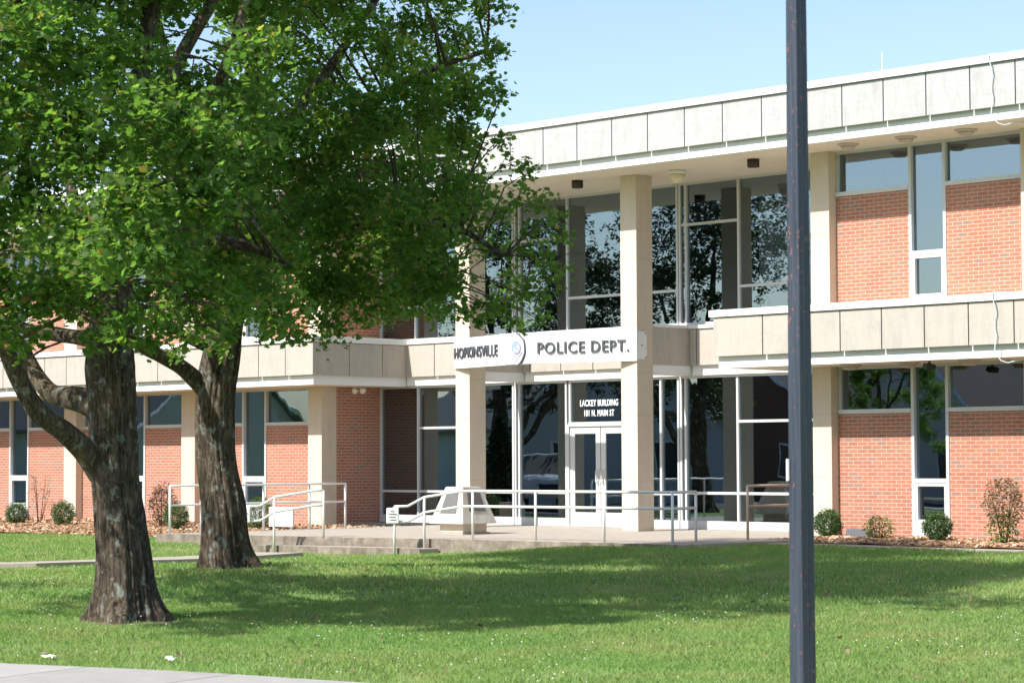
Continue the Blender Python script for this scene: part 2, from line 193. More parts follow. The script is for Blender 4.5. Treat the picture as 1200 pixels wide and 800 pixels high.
def glass_mat():
    mt = bpy.data.materials.new('window_glass')
    mt.use_nodes = True
    t = mt.node_tree
    t.nodes.clear()
    o = N(t, 'ShaderNodeOutputMaterial')
    gl = N(t, 'ShaderNodeBsdfGlossy')
    gl.inputs['Color'].default_value = (.74, .90, 1.0, 1)
    gl.inputs['Roughness'].default_value = .0
    tr = N(t, 'ShaderNodeBsdfTransparent')
    tr.inputs['Color'].default_value = (.62, .65, .67, 1)
    v = obco(t, (1, 1, 1))
    wob = noise_n(t, v, .9, 2, .5)
    bn = N(t, 'ShaderNodeBump')
    bn.inputs['Strength'].default_value = .055
    bn.inputs['Distance'].default_value = .03
    t.links.new(wob, bn.inputs['Height'])
    t.links.new(bn.outputs[0], gl.inputs['Normal'])
    mx = N(t, 'ShaderNodeMixShader')
    lw = N(t, 'ShaderNodeLayerWeight')
    lw.inputs['Blend'].default_value = .25
    mr = N(t, 'ShaderNodeMapRange')
    mr.inputs['From Min'].default_value = 0
    mr.inputs['From Max'].default_value = 1
    mr.inputs['To Min'].default_value = .19
    mr.inputs['To Max'].default_value = .95
    t.links.new(lw.outputs['Fresnel'], mr.inputs['Value'])
    t.links.new(mr.outputs[0], mx.inputs[0])
    t.links.new(tr.outputs[0], mx.inputs[1])
    t.links.new(gl.outputs[0], mx.inputs[2])
    t.links.new(mx.outputs[0], o.inputs[0])
    return mt

def bark_mat(name='bark', pale=.0):
    mt, t, b = mat(name, rough=.95, spec=.2)
    v = obco(t, (1, 1, .2))
    f = noise_n(t, v, 21, 9, .74, 1.3)
    col = ramp(t, f, [(.35, (.020, .016, .012)), (.48, (.10, .078, .058)), (.62, (.24, .19, .145))])
    big = noise_n(t, obco(t, (1, 1, .45)), 2.2, 4, .6, .6)
    col = mixc(t, ramp(t, big, [(.45, (0, 0, 0)), (.62, (.8, .8, .8))]), col, ramp(t, f, [(.35, (.036, .026, .017)), (.48, (.175, .130, .088)), (.62, (.34, .265, .19))]))
    moss = noise_n(t, obco(t, (1, 1, .5)), 3.3, 6, .7)
    col = mixc(t, ramp(t, moss, [(.58, (0, 0, 0)), (.68, (.75, .75, .75))]), col, (.055, .062, .018))
    lich = noise_n(t, obco(t, (1, 1, .8)), 7.5, 6, .68)
    col = mixc(t, ramp(t, lich, [(.565, (0, 0, 0)), (.61, (.85, .85, .85))]), col, (.34, .37, .33))
    t.links.new(col, b.inputs['Base Color'])
    bump(t, b, f, 1., .09)
    return mt

def leaf_mat(name, stops, trans=.66):
    mt = bpy.data.materials.new(name)
    mt.use_nodes = True
    t = mt.node_tree
    b = t.nodes['Principled BSDF']
    o = t.nodes['Material Output']
    geo = N(t, 'ShaderNodeNewGeometry')
    col = ramp(t, geo.outputs['Random Per Island'], stops)
    big = noise_n(t, obco(t), .7, 3)
    col = mixc(t, ramp(t, big, [(.4, (0, 0, 0)), (.7, (.4, .4, .4))]), col, (.115, .15, .035))
    t.links.new(col, b.inputs['Base Color'])
    b.inputs['Roughness'].default_value = .5
    b.inputs['Specular IOR Level'].default_value = .35
    tl = N(t, 'ShaderNodeBsdfTranslucent')
    tc = mixc(t, 1., col, (1.5, 1.8, .75), 'MULTIPLY')
    t.links.new(tc, tl.inputs[0])
    mx = N(t, 'ShaderNodeMixShader')
    mx.inputs[0].default_value = trans
    t.links.new(b.outputs[0], mx.inputs[1])
    t.links.new(tl.outputs[0], mx.inputs[2])
    t.links.new(mx.outputs[0], o.inputs[0])
    return mt

M = {}
M['brick_x'] = brick_mat('x')
M['brick_y'] = brick_mat('y')
M['panel'] = stone_panel('stone_panel', (.44, .438, .435), (.36, .355, .35), (.43, .415, .395))
M['bandpanel'] = stone_panel('band_panel', (.455, .415, .365), (.40, .36, .31), (.435, .385, .32))
M['white'] = speckled('white_paint', (.80, .80, .79), (.74, .74, .73), 3, .5, .05)
M['soffit'] = speckled('soffit_plaster', (.74, .66, .55), (.69, .61, .50), 2.2, .9, .1)
M['column'] = speckled('column_stone', (.63, .54, .435), (.575, .485, .38), 9, .85, .2, (.53, .445, .35))
M['dark'] = mat('dark_joint_backing', (.045, .04, .035), .9)[0]  # even dark sheet behind the open panel joints
M['alu'] = mat('aluminium_frame', (.56, .565, .56), .45, .1)[0]
M['bronze'] = mat('dark_bronze', (.035, .022, .018), .5)[0]
M['glass'] = glass_mat()
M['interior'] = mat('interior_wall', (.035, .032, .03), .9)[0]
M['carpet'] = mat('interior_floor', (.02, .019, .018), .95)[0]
M['curtain'] = mat('curtain_cloth', (.80, .80, .78), .9)[0]
M['roof'] = mat('roof_membrane', (.25, .25, .25), .9)[0]
M['concrete'] = speckled('walk_concrete', (.43, .375, .31), (.33, .285, .235), 2.6, .9, .3, (.30, .26, .21))
M['oldconc'] = speckled('old_concrete', (.34, .29, .23), (.12, .10, .08), 5, .95, .5, (.10, .08, .06), .01)
M['sidewalk'] = speckled('sidewalk_concrete', (.40, .38, .35), (.33, .315, .29), 3.5, .9, .3)
mt = M['sidewalk']; t = mt.node_tree; b = t.nodes['Principled BSDF']
src = b.inputs['Base Color'].links[0].from_socket
jb = N(t, 'ShaderNodeTexBrick'); jb.offset = 0
jb.inputs['Color1'].default_value = (1, 1, 1, 1); jb.inputs['Color2'].default_value = (.82, .82, .82, 1); jb.inputs['Mortar'].default_value = (.28, .26, .23, 1)
jb.inputs['Scale'].default_value = 1; jb.inputs['Mortar Size'].default_value = .012; jb.inputs['Brick Width'].default_value = 1.5; jb.inputs['Row Height'].default_value = 30.
t.links.new(obco(t, (1, 1, 1), (0, 0, -R(14.6))), jb.inputs['Vector'])
t.links.new(mixc(t, 1., src, jb.outputs['Color'], 'MULTIPLY'), b.inputs['Base Color'])
M['asphalt'] = speckled('asphalt', (.055, .055, .056), (.04, .04, .041), 12, .9, .4)
M['rail'] = mat('galvanised_rail', (.72, .71, .69), .42, .1)[0]
M['shaderail'] = mat('shaded_rail', (.42, .30, .23), .6, .1)[0]  # same rail steel; shade and warm bounce are put into this brown
M['monument'] = speckled('monument_stone', (.66, .63, .57), (.54, .50, .44), 6, .85, .3, (.36, .25, .17))
M['plaque'] = speckled('bronze_plaque', (.15, .147, .14), (.10, .097, .094), 30, .5, .3)
M['letter'] = mat('grey_letter', (.075, .08, .09), .45, .1)[0]
M['white_letter'] = mat('white_vinyl', (.82, .82, .82), .6)[0]
M['greyplate'] = mat('grey_backing', (.60, .64, .67), .5)[0]
M['badge_dark'] = mat('badge_edge', (.10, .10, .115), .5)[0]
M['badge_white'] = mat('badge_white', (.66, .655, .67), .5)[0]
M['badge_blue'] = mat('badge_blue', (.30, .50, .62), .5)[0]
M['badge_purple'] = mat('badge_purple', (.40, .28, .43), .5)[0]
M['lampbeige'] = mat('lamp_housing', (.46, .40, .345), .6)[0]
M['lamplens'] = mat('lamp_lens', (.66, .58, .40), .35)[0]
M['black'] = mat('black_plastic', (.03, .032, .035), .5)[0]
M['blackgrey'] = mat('grey_plastic', (.10, .105, .115), .55)[0]
M['bark'] = bark_mat()
M['leaf'] = leaf_mat('maple_leaf', [(0, (.078, .155, .046)), (.35, (.105, .19, .056)), (.7, (.135, .22, .065)), (.93, (.195, .26, .078)), (.975, (.30, .28, .09)), (1., (.35, .20, .09))])
M['shadeleaf'] = leaf_mat('shaded_maple_leaf', [(0, (.018, .036, .012)), (.6, (.030, .055, .018)), (1, (.05, .075, .025))], .15)  # maple leaf darkened: the backlit silhouette is put into the colour
M['shrubleaf'] = leaf_mat('boxwood_leaf', [(0, (.035, .085, .022)), (.6, (.05, .115, .03)), (1, (.075, .145, .04))], .2)
M['yelleaf'] = leaf_mat('yellow_shrub_leaf', [(0, (.10, .13, .03)), (.6, (.20, .20, .05)), (1, (.30, .24, .10))], .25)
M['brightleaf'] = leaf_mat('bright_shrub_leaf', [(0, (.06, .13, .02)), (.6, (.10, .20, .03)), (1, (.16, .26, .05))], .3)
M['deadleaf'] = leaf_mat('dead_leaf', [(0, (.16, .09, .055)), (.6, (.26, .16, .10)), (1, (.36, .25, .17))], .15)
M['redleaf'] = leaf_mat('barberry_leaf', [(0, (.07, .03, .022)), (.6, (.12, .055, .04)), (1, (.18, .09, .06))], .15)
M['conifer'] = leaf_mat('conifer_leaf', [(0, (.012, .030, .010)), (1, (.03, .06, .018))], .1)

def grass_mat(name, blades):
    mt, t, b = mat(name, rough=.6 if blades else .95, spec=.25)
    v = obco(t)
    big = noise_n(t, v, .45, 5, .6)
    dry = noise_n(t, v, .9, 6, .65)
    if blades:
        geo = N(t, 'ShaderNodeNewGeometry')
        col = ramp(t, geo.outputs['Random Per Island'], [(0, (.18, .27, .075)), (.5, (.265, .385, .12)), (.85, (.36, .46, .17)), (1, (.54, .49, .30))])
    else:
        f = noise_n(t, v, 40, 5, .7)
        col = ramp(t, f, [(.3, (.09, .12, .035)), (.6, (.15, .215, .06)), (.8, (.24, .25, .10))])
    col = mixc(t, ramp(t, big, [(.38, (0, 0, 0)), (.66, (.75, .75, .75))]), col, (.17, .325, .085))
    col = mixc(t, ramp(t, dry, [(.49, (0, 0, 0)), (.68, (.75, .75, .75))]), col, (.38, .375, .17))
    t.links.new(col, b.inputs['Base Color'])
    if blades:
        tl = N(t, 'ShaderNodeBsdfTranslucent')
        t.links.new(mixc(t, 1., col, (1.3, 1.5, .7), 'MULTIPLY'), tl.inputs[0])
        mx = N(t, 'ShaderNodeMixShader')
        mx.inputs[0].default_value = .35
        t.links.new(b.outputs[0], mx.inputs[1])
        t.links.new(tl.outputs[0], mx.inputs[2])
        t.links.new(mx.outputs[0], t.nodes['Material Output'].inputs[0])
    else:
        bump(t, b, noise_n(t, v, 60, 3), .6, .03)
    return mt

M['lawn'] = grass_mat('lawn_soil_grass', False)
M['blade'] = grass_mat('grass_blade', True)
M['dirt'] = speckled('bare_soil', (.20, .14, .09), (.12, .085, .055), 7, .95, .5)
mt, t, b = mat('mulch', rough=.95, spec=.2)
v = obco(t)
t.links.new(ramp(t, noise_n(t, v, 26, 4, .7), [(.28, (.17, .095, .05)), (.5, (.36, .215, .125)), (.72, (.52, .35, .22))]), b.inputs['Base Color'])
bump(t, b, noise_n(t, v, 30, 3), .9, .04)
M['mulch'] = mt
mt, t, b = mat('mulch_chip', rough=.9, spec=.2)
geo = N(t, 'ShaderNodeNewGeometry')
t.links.new(ramp(t, geo.outputs['Random Per Island'], [(0, (.20, .105, .055)), (.4, (.40, .235, .135)), (.75, (.52, .35, .22)), (1, (.66, .52, .38))]), b.inputs['Base Color'])
M['chip'] = mt
mt, t, b = mat('painted_steel_pole', rough=.42, spec=.5)
v = obco(t)
rustm = noise_n(t, obco(t, (1, 1, .7)), 34, 3, .6)
grp = noise_n(t, obco(t, (1, 1, .35)), 2.2, 3, .6)
ad = N(t, 'ShaderNodeMath', operation='MULTIPLY_ADD')
t.links.new(grp, ad.inputs[0]); ad.inputs[1].default_value = .34
t.links.new(rustm, ad.inputs[2])
chalk = noise_n(t, obco(t, (14, 14, .5)), 3, 3, .6)
col = ramp(t, chalk, [(.3, (.020, .028, .042)), (.7, (.048, .060, .082))])
col = mixc(t, ramp(t, ad.outputs[0], [(.80, (0, 0, 0)), (.83, (.85, .85, .85))]), col, (.24, .085, .06))
t.links.new(col, b.inputs['Base Color'])
bump(t, b, chalk, .1, .003)
M['pole'] = mt

# ------------------------------------------------------------------ helpers
class MB:
    def __init__(s):
        s.v, s.f, s.mi = [], [], []
        s.cur = 0
    def add(s, vs, fs):
        n = len(s.v)
        s.v += [tuple(p) for p in vs]
        s.f += [tuple(i + n for i in q) for q in fs]
        s.mi += [s.cur] * len(fs)
        return s
    def box(s, x0, x1, y0, y1, z0, z1):
        x0, x1 = min(x0, x1), max(x0, x1); y0, y1 = min(y0, y1), max(y0, y1); z0, z1 = min(z0, z1), max(z0, z1)
        return s.add([(x0, y0, z0), (x1, y0, z0), (x1, y1, z0), (x0, y1, z0), (x0, y0, z1), (x1, y0, z1), (x1, y1, z1), (x0, y1, z1)],
                     [(0, 3, 2, 1), (4, 5, 6, 7), (0, 1, 5, 4), (1, 2, 6, 5), (2, 3, 7, 6), (3, 0, 4, 7)])
    def prism(s, poly, z0, z1):           # horizontal polygon, counter-clockwise, extruded in z; z may be a per-point list
        n = len(poly)
        za = z0 if isinstance(z0, (list, tuple)) else [z0] * n
        zb = z1 if isinstance(z1, (list, tuple)) else [z1] * n
        vs = [(x, y, z) for (x, y), z in zip(poly, za)] + [(x, y, z) for (x, y), z in zip(poly, zb)]
        fs = [tuple(range(n))[::-1], tuple(range(n, 2 * n))] + [(i, (i + 1) % n, n + (i + 1) % n, n + i) for i in range(n)]
        return s.add(vs, fs)
    def tube(s, pts, r, n=10, caps=True):
        pts = [Vector(p) for p in pts]
        rs = r if isinstance(r, (list, tuple)) else [r] * len(pts)
        b0 = len(s.v); vs = []; fs = []
        ref = None
        for i, p in enumerate(pts):
            a = pts[max(0, i - 1)]; c = pts[min(len(pts) - 1, i + 1)]
            d = (c - a).normalized()
            if ref is None:
                ref = Vector((0, 0, 1)) if abs(d.z) < .9 else Vector((1, 0, 0))
            u = d.cross(ref).normalized(); w = u.cross(d).normalized(); ref = w
            for k in range(n):
                an = 2 * math.pi * k / n
                vs.append(p + (u * math.cos(an) + w * math.sin(an)) * rs[i])
        for i in range(len(pts) - 1):
            for k in range(n):
                k2 = (k + 1) % n
                fs.append((i * n + k, i * n + k2, (i + 1) * n + k2, (i + 1) * n + k))
        if caps:
            fs.append(tuple(range(n))[::-1]); fs.append(tuple((len(pts) - 1) * n + k for k in range(n)))
        return s.add(vs, fs)
    def lathe(s, c, prof, n=20):          # prof: (r, z) from bottom to top
        vs = [(c[0] + r * math.cos(2 * math.pi * k / n), c[1] + r * math.sin(2 * math.pi * k / n), c[2] + z) for r, z in prof for k in range(n)]
        fs = [(i * n + k, i * n + (k + 1) % n, (i + 1) * n + (k + 1) % n, (i + 1) * n + k) for i in range(len(prof) - 1) for k in range(n)]
        fs.append(tuple(range(n))[::-1]); fs.append(tuple((len(prof) - 1) * n + k for k in range(n)))
        return s.add(vs, fs)
    def build(s, name, mats, parent=None, smooth=False, bevel=0.):
        me = bpy.data.meshes.new(name)
        off = Vector((0, 0, 0))
        q = parent
        while q is not None:
            off += q.location; q = q.parent
        me.from_pydata([(x - off.x, y - off.y, z - off.z) for x, y, z in s.v], [], s.f)
        if not isinstance(mats, (list, tuple)):
            mats = [mats]
        for mm in mats:
            me.materials.append(mm)
        me.polygons.foreach_set('material_index', s.mi)
        if smooth:
            me.polygons.foreach_set('use_smooth', [True] * len(me.polygons))
        me.update()
        o = bpy.data.objects.new(name, me)
        COL.objects.link(o)
        o.parent = parent
        if bevel:
            bv = o.modifiers.new('bevel', 'BEVEL')
            bv.width = bevel; bv.segments = 2; bv.limit_method = 'ANGLE'
        return o

def tag(o, label, cat=None, group=None, kind=None):
    if label: o['label'] = label
    if cat: o['category'] = cat
    if group: o['group'] = group
    if kind: o['kind'] = kind
    return o

def thing(name, loc, label, cat, group=None):
    o = bpy.data.objects.new(name, None)
    o.empty_display_size = .3
    o.location = loc
    COL.objects.link(o)
    return tag(o, label, cat, group)

def copy_tree(o, parent=None):
    c = o.copy()
    COL.objects.link(c)
    if parent is not None:
        c.parent = parent
    for ch in list(o.children):
        copy_tree(ch, c)
    return c

def np_mesh(name, verts, loops, starts, totals, material, parent=None, smooth=False):
    me = bpy.data.meshes.new(name)
    off = np.zeros(3)
    q = parent
    while q is not None:
        off += np.array(q.location); q = q.parent
    verts = (verts - off).astype(np.float32)
    me.vertices.add(len(verts)); me.vertices.foreach_set('co', verts.ravel())
    me.loops.add(len(loops)); me.loops.foreach_set('vertex_index', loops.astype(np.int32))
    me.polygons.add(len(starts)); me.polygons.foreach_set('loop_start', starts.astype(np.int32)); me.polygons.foreach_set('loop_total', totals.astype(np.int32))
    me.materials.append(material)
    me.update(calc_edges=True)
    o = bpy.data.objects.new(name, me)
    COL.objects.link(o)
    o.parent = parent
    return o

def text_mesh(txt, size, extrude, fat):
    cu = bpy.data.curves.new('text', 'FONT')
    cu.body = txt
    cu.size = size
    cu.extrude = extrude
    cu.offset = fat
    cu.resolution_u = 3
    cu.space_character = 1.10
    tmp = bpy.data.objects.new('text', cu)
    COL.objects.link(tmp)
    dg = bpy.context.evaluated_depsgraph_get()
    me = bpy.data.meshes.new_from_object(tmp.evaluated_get(dg))
    bpy.data.objects.remove(tmp)
    bpy.data.curves.remove(cu)
    return me

def place_text(name, txt, p0, p1, height, extrude, fat, normal, material, parent):
    """stretch txt so that its left end is p0 and right end p1 on a wall, letters `height` tall"""
    me = text_mesh(txt, 1., extrude, fat)
    co = np.zeros(len(me.vertices) * 3, np.float32); me.vertices.foreach_get('co', co); co = co.reshape(-1, 3)
    x0, x1 = co[:, 0].min(), co[:, 0].max(); y0, y1 = co[:, 1].min(), co[:, 1].max()
    p0 = np.array(p0); p1 = np.array(p1); nrm = np.array(normal)
    w = (co[:, 0] - x0) / (x1 - x0)
    h = (co[:, 1] - y0) / (y1 - y0) * height
    zc = co[:, 2]
    new = p0[None, :] + w[:, None] * (p1 - p0)[None, :] + h[:, None] * np.array([0, 0, 1.])[None, :] + zc[:, None] * nrm[None, :]
    off = np.zeros(3); q = parent
    while q is not None:
        off += np.array(q.location); q = q.parent
    me.vertices.foreach_set('co', (new - off).astype(np.float32).ravel())
    me.materials.clear(); me.materials.append(material)
    me.update()
    o = bpy.data.objects.new(name, me)
    COL.objects.link(o); o.parent = parent
    return o

# ------------------------------------------------------------------ ground
def sstep(a, b, x):
    t_ = min(1, max(0, (x - a) / (b - a)))
    return t_ * t_ * (3 - 2 * t_)

T2X, T2Y = DATA['T2'][0][1][0], DATA['T2'][0][1][1]

def gz(x, y):
    z = -.31
    z += .25 * sstep(-6.5, .3, x) * sstep(-13, -5.5, y)
    z += .13 * sstep(-8.3, -10.6, x) * sstep(-13, -8, y)
    z += .27 * math.exp(-((x - T2X) ** 2 + (y - T2Y) ** 2) / 15.)
    z += .022 * noise.noise(Vector((x * .35, y * .35, 0)))
    return z

def grid_surface(name, material, x0, x1, y0, y1, step, dz=0., kind='structure'):
    nx = int((x1 - x0) / step) + 1; ny = int((y1 - y0) / step) + 1
    mb = MB()
    vs = [(x0 + i * step, y0 + j * step, gz(x0 + i * step, y0 + j * step) + dz) for j in range(ny) for i in range(nx)]
    fs = [(j * nx + i, j * nx + i + 1, (j + 1) * nx + i + 1, (j + 1) * nx + i) for j in range(ny - 1) for i in range(nx - 1)]
    mb.add(vs, fs)
    return tag(mb.build(name, material, None, True), None, None, None, kind)

lawn = grid_surface('lawn', M['lawn'], -75., 60., -75., 3., .5)
far = MB()
far.add([(-400, -400, -1.2), (400, -400, -1.2), (400, 400, -1.2), (-400, 400, -1.2)], [(0, 1, 2, 3)])
tag(far.build('ground', M['lawn']), None, None, None, 'structure')

def strip(name, pts, halfw, material, dz, th=.0, n=60):
    """a strip of paving that follows the ground along a polyline"""
    P = [Vector((p[0], p[1], 0)) for p in pts]
    L = [0]
    for a, b_ in zip(P, P[1:]): L.append(L[-1] + (b_ - a).length)
    mb = MB(); rows = []
    for i in range(n + 1):
        s_ = L[-1] * i / n
        k = max(j for j in range(len(P) - 1) if L[j] <= s_ + 1e-6)
        t_ = (s_ - L[k]) / (L[k + 1] - L[k])
        p = P[k].lerp(P[k + 1], t_); d = (P[k + 1] - P[k]).normalized(); nrm = Vector((-d.y, d.x, 0))
        rows.append([(p + nrm * q) for q in (-halfw, 0, halfw)])
    vs = []
    for r in rows:
        zz = [gz(q.x, q.y) + dz for q in r]
        vs.append((r[0].x, r[0].y, zz[0] - .12)); 
        for q, z in zip(r, zz): vs.append((q.x, q.y, z))
        vs.append((r[2].x, r[2].y, zz[2] - .12))
    fs = [(i * 5 + k, (i + 1) * 5 + k, (i + 1) * 5 + k + 1, i * 5 + k + 1) for i in range(n) for k in range(4)]
    fs = [q[::-1] for q in fs]
    mb.add(vs, fs)
    return tag(mb.build(name, material), None, None, None, 'structure')

SWD = Vector((.968, .252, 0)); SWN = Vector((.252, -.968, 0)); SW0 = Vector((8.05, -22.90, 0))
def sw(a, b): 
    p = SW0 + SWD * a + SWN * b
    return (p.x, p.y)
strip('sidewalk', [sw(-45, .80), sw(45, .80)], .80, M['sidewalk'], .02, n=180)
strip('road', [sw(-60, 7.6), sw(55, 7.6)], 5.2, M['asphalt'], .012, n=120)
strip('side_road', [(-33.5, -60), (-27.5, -14.5), (-25.5, -8)], 3.2, M['asphalt'], .016, n=60)
strip('footpath', [(-16., -19.3), (-6.6, -13.2), (-6.5, -9.3), (-6.9, -7.6)], .55, M['concrete'], .085, n=60)
strip('narrow_walk', [(.2, -2.55), (13, -2.75)], .42, M['concrete'], .02, n=30)

# porch and steps
porch = MB()
front = [(-11.45, -6.88), (-7.25, -6.05), (-4.15, -5.42), (.2, -5.02)]
porch.prism(front + [(.2, 1.45), (-11.45, 1.45)], -.45, 0.)
tag(porch.build('porch', M['concrete'], None, False, .012), None, None, None, 'structure')
face = MB()
def facing(mb, a, b_, out, z0, z1):
    d = Vector((b_[0] - a[0], b_[1] - a[1], 0)).normalized(); nrm = Vector((d.y, -d.x, 0)) * out
    n_ = max(2, int((Vector(b_) - Vector(a)).length / .07)); cols = []
    for i in range(n_ + 1):
        p = Vector((a[0], a[1], 0)).lerp(Vector((b_[0], b_[1], 0)), i / n_)
        for z in np.linspace(z0, z1, 4):
            w = noise.noise(Vector((p.x * 5, p.y * 5, z * 9))) * .012
            cols.append((p.x + nrm.x * (1 + w / max(out, .001) * .5), p.y + nrm.y * (1 + w / max(out, .001) * .5), z + (w if z == z1 else 0)))
    fs = [(i * 4 + k, (i + 1) * 4 + k, (i + 1) * 4 + k + 1, i * 4 + k + 1) for i in range(n_) for k in range(3)]
    tops = len(cols)
    for i in range(n_ + 1):
        p = Vector((a[0], a[1], 0)).lerp(Vector((b_[0], b_[1], 0)), i / n_)
        cols.append((p.x - nrm.x * .1, p.y - nrm.y * .1, z1 - .004))
    fs += [(i * 4 + 3, (i + 1) * 4 + 3, tops + i + 1, tops + i) for i in range(n_)]
    mb.add(cols, fs)
for a, b_ in zip(front, front[1:]):
    facing(face, a, b_, .02, -.45, .004)
tag(face.build('porch_edge', M['oldconc']), None, None, None, 'structure')
st = MB()
sa, sb = Vector((-8.50, -6.78)), Vector((-4.92, -6.0))
st.prism([(sa.x, sa.y), (sb.x, sb.y), (-4.86, -5.62), (-8.42, -6.36)], -.5, -.155)
steps = thing('concrete_steps', (-6.4, -6.2, -.32), 'low worn concrete step below the porch edge beside the handrail', 'steps')
sf = MB(); facing(sf, (sa.x, sa.y), (sb.x, sb.y), .02, -.5, -.151)
st.build('step_block', M['concrete'], steps, False, .01); sf.build('riser', M['oldconc'], steps)

# mulch beds
def bed(name, poly, dz, nchips, seed):
    mb = MB(); xs = [p[0] for p in poly]; ys = [p[1] for p in poly]
    def inside(x, y):
        c = False; j = len(poly) - 1
        for i in range(len(poly)):
            if (poly[i][1] > y) != (poly[j][1] > y) and x < (poly[j][0] - poly[i][0]) * (y - poly[i][1]) / (poly[j][1] - poly[i][1]) + poly[i][0]:
                c = not c
            j = i
        return c
    step = .3
    nx = int((max(xs) - min(xs)) / step) + 1; ny = int((max(ys) - min(ys)) / step) + 1
    h = lambda x, y: gz(x, y) + dz(x, y) + .03 * noise.noise(Vector((x * 1.7, y * 1.7, 3)))
    idx = {}
    vs = []; fs = []
    for j in range(ny + 1):
        for i in range(nx + 1):
            x = min(xs) + i * step; y = min(ys) + j * step
            idx[i, j] = len(vs); vs.append((x, y, h(x, y)))
    for j in range(ny):
        for i in range(nx):
            if inside(min(xs) + (i + .5) * step, min(ys) + (j + .5) * step):
                fs.append((idx[i, j], idx[i + 1, j], idx[i + 1, j + 1], idx[i, j + 1]))
    mb.add(vs, fs)
    rr = random.Random(seed)
    mb.cur = 1
    k = 0
    while k < nchips:
        x = rr.uniform(min(xs), max(xs)); y = rr.uniform(min(ys), max(ys))
        if not inside(x, y): continue
        k += 1
        a = rr.uniform(0, 6.28); l = rr.uniform(.02, .055); w = rr.uniform(.010, .022); tz = rr.uniform(-.02, .02); z = h(x, y) + rr.uniform(.005, .022)
        u = (math.cos(a) * l, math.sin(a) * l, tz); q = (-math.sin(a) * w, math.cos(a) * w, rr.uniform(-.012, .012))
        c = [(x + su * u[0] + sq * q[0], y + su * u[1] + sq * q[1], z + su * u[2] + sq * q[2]) for su, sq in ((-1, -1), (1, -1), (1, 1), (-1, 1))]
        d = [(p[0], p[1], p[2] + .009) for p in c]
        mb.add(c + d, [(4, 5, 6, 7), (0, 1, 5, 4), (1, 2, 6, 5), (2, 3, 7, 6), (3, 0, 4, 7)])
    return tag(mb.build(name, [M['mulch'], M['chip']]), None, None, None, 'stuff')
tag(bed('mulch_bed', [(-.75, -2.1), (13, -2.25), (13, .12), (-.75, .12)], lambda x, y: .035 + .02 * sstep(-2.2, 0, y), 7000, 1), 'tan bark mulch along the foot of the right wing', 'mulch')
tag(bed('mulch_bed', [(-38, -4.6), (-11.5, -5.6), (-11.5, .12), (-38, .12)], lambda x, y: .03 + .09 * sstep(-5, 0, y), 9000, 2), 'tan bark mulch along the foot of the left wing', 'mulch')

# ------------------------------------------------------------------ the building
B = thing('office_building', (-6., 6., 0.), 'two-storey brick and stone office building with glass lobby between two wings', 'building')
ZL, ZU = 3.04, 6.94
GY = 1.58                     # lobby glass plane

def frame_boxes(mb, boxes):
    for bx in boxes: mb.box(*bx)

def wing_window(xl, xr, tl, tr, zs, zh, zt, zb, zf):
    """T-shaped window: two high lights over brick and a tall slot with a hinged sash below; y=0 is the wall"""
    f = MB(); y0, y1 = -.018, .10
    f.box(xl, xr, y0 + .004, y1, zh, zh + .05)                               # head
    f.box(tl - .06, tl, y0, y1, zb, zh); f.box(tr, tr + .06, y0, y1, zb, zh)  # mullions
    f.box(xl, tl - .06, y0 - .012, y1, zs - .075, zs); f.box(tr + .06, xr, y0 - .012, y1, zs - .075, zs)
    f.box(tl, tr, y0, y1, zt - .05, zt + .02)
    f.box(tl, tl + .055, y0 + .01, y1, zf, zt - .05); f.box(tr - .055, tr, y0 + .01, y1, zf, zt - .05)
    f.box(tl + .055, tr - .055, y0 + .01, y1, zt - .115, zt - .05); f.box(tl + .055, tr - .055, y0 + .01, y1, zf, zf + .075)
    f.box(tl, tr, y0 + .004, y1, zb, zf)
    f.box(xl, xl + .05, y0 + .03, y1, zs, zh); f.box(xr - .05, xr, y0 + .03, y1, zs, zh)
    fo = f.build('window', M['alu'], B)
    p = MB()
    p.box(xl + .05, tl - .06, .06, .068, zs, zh); p.box(tr + .06, xr - .05, .06, .068, zs, zh)
    p.box(tl, tr, .06, .068, zt + .02, zh); p.box(tl + .055, tr - .055, .055, .063, zf + .075, zt - .115)
    p.build('pane', M['glass'], fo)
    return fo

right_bays = [(-.30, 3.71, 1.35, 2.01), (4.12, 8.14, 5.77, 6.43), (8.56, 12.58, 10.2, 10.86)]
left_bays = [(-19.02, -14.87, -17.40, -16.64), (-23.90, -19.54, -22.05, -21.30), (-28.85, -24.43, -27.14, -26.36), (-33.7, -29.37, -32.0, -31.25)]
right_cols = [(-.73, -.31), (3.70, 4.12), (8.14, 8.56), (12.58, 13.0)]
left_cols = [(-14.87, -14.40), (-19.54, -19.02), (-24.43, -23.90), (-29.37, -28.85), (-34.2, -33.7)]

for bays, wing in ((right_bays, 'r'), (left_bays, 'l')):
    for xl, xr, tl, tr in bays:
        for zs, zh, zt, zb, zf, wall0 in ((2.27, 2.99, 1.02, -.02, .25, -.5), (6.20, 6.89, 5.01, 4.16, 4.19, 3.8)):
            wing_window(xl, xr, tl, tr, zs, zh, zt, zb, zf)
            bw = MB()
            bw.box(xl, tl - .06, 0, .2, wall0, zs - .075); bw.box(tr + .06, xr, 0, .2, wall0, zs - .075)
            bw.box(tl - .06, tr + .06, .012, .2, wall0, zb)
            bw.build('brick_panel', M['brick_x'], B)

def column(x0, x1, y0, y1, z0, z1, joints):
    mb = MB()
    zz = [z0] + joints + [z1]
    for a, b_ in zip(zz, zz[1:]):
        mb.box(x0, x1, y0, y1, a + .003, b_ - .003)
    mb.box(x0 + .006, x1 - .006, y0 + .006, y1 - .006, z0, z1 - .004)
    return mb.build('column', M['column'], B, False, .006)

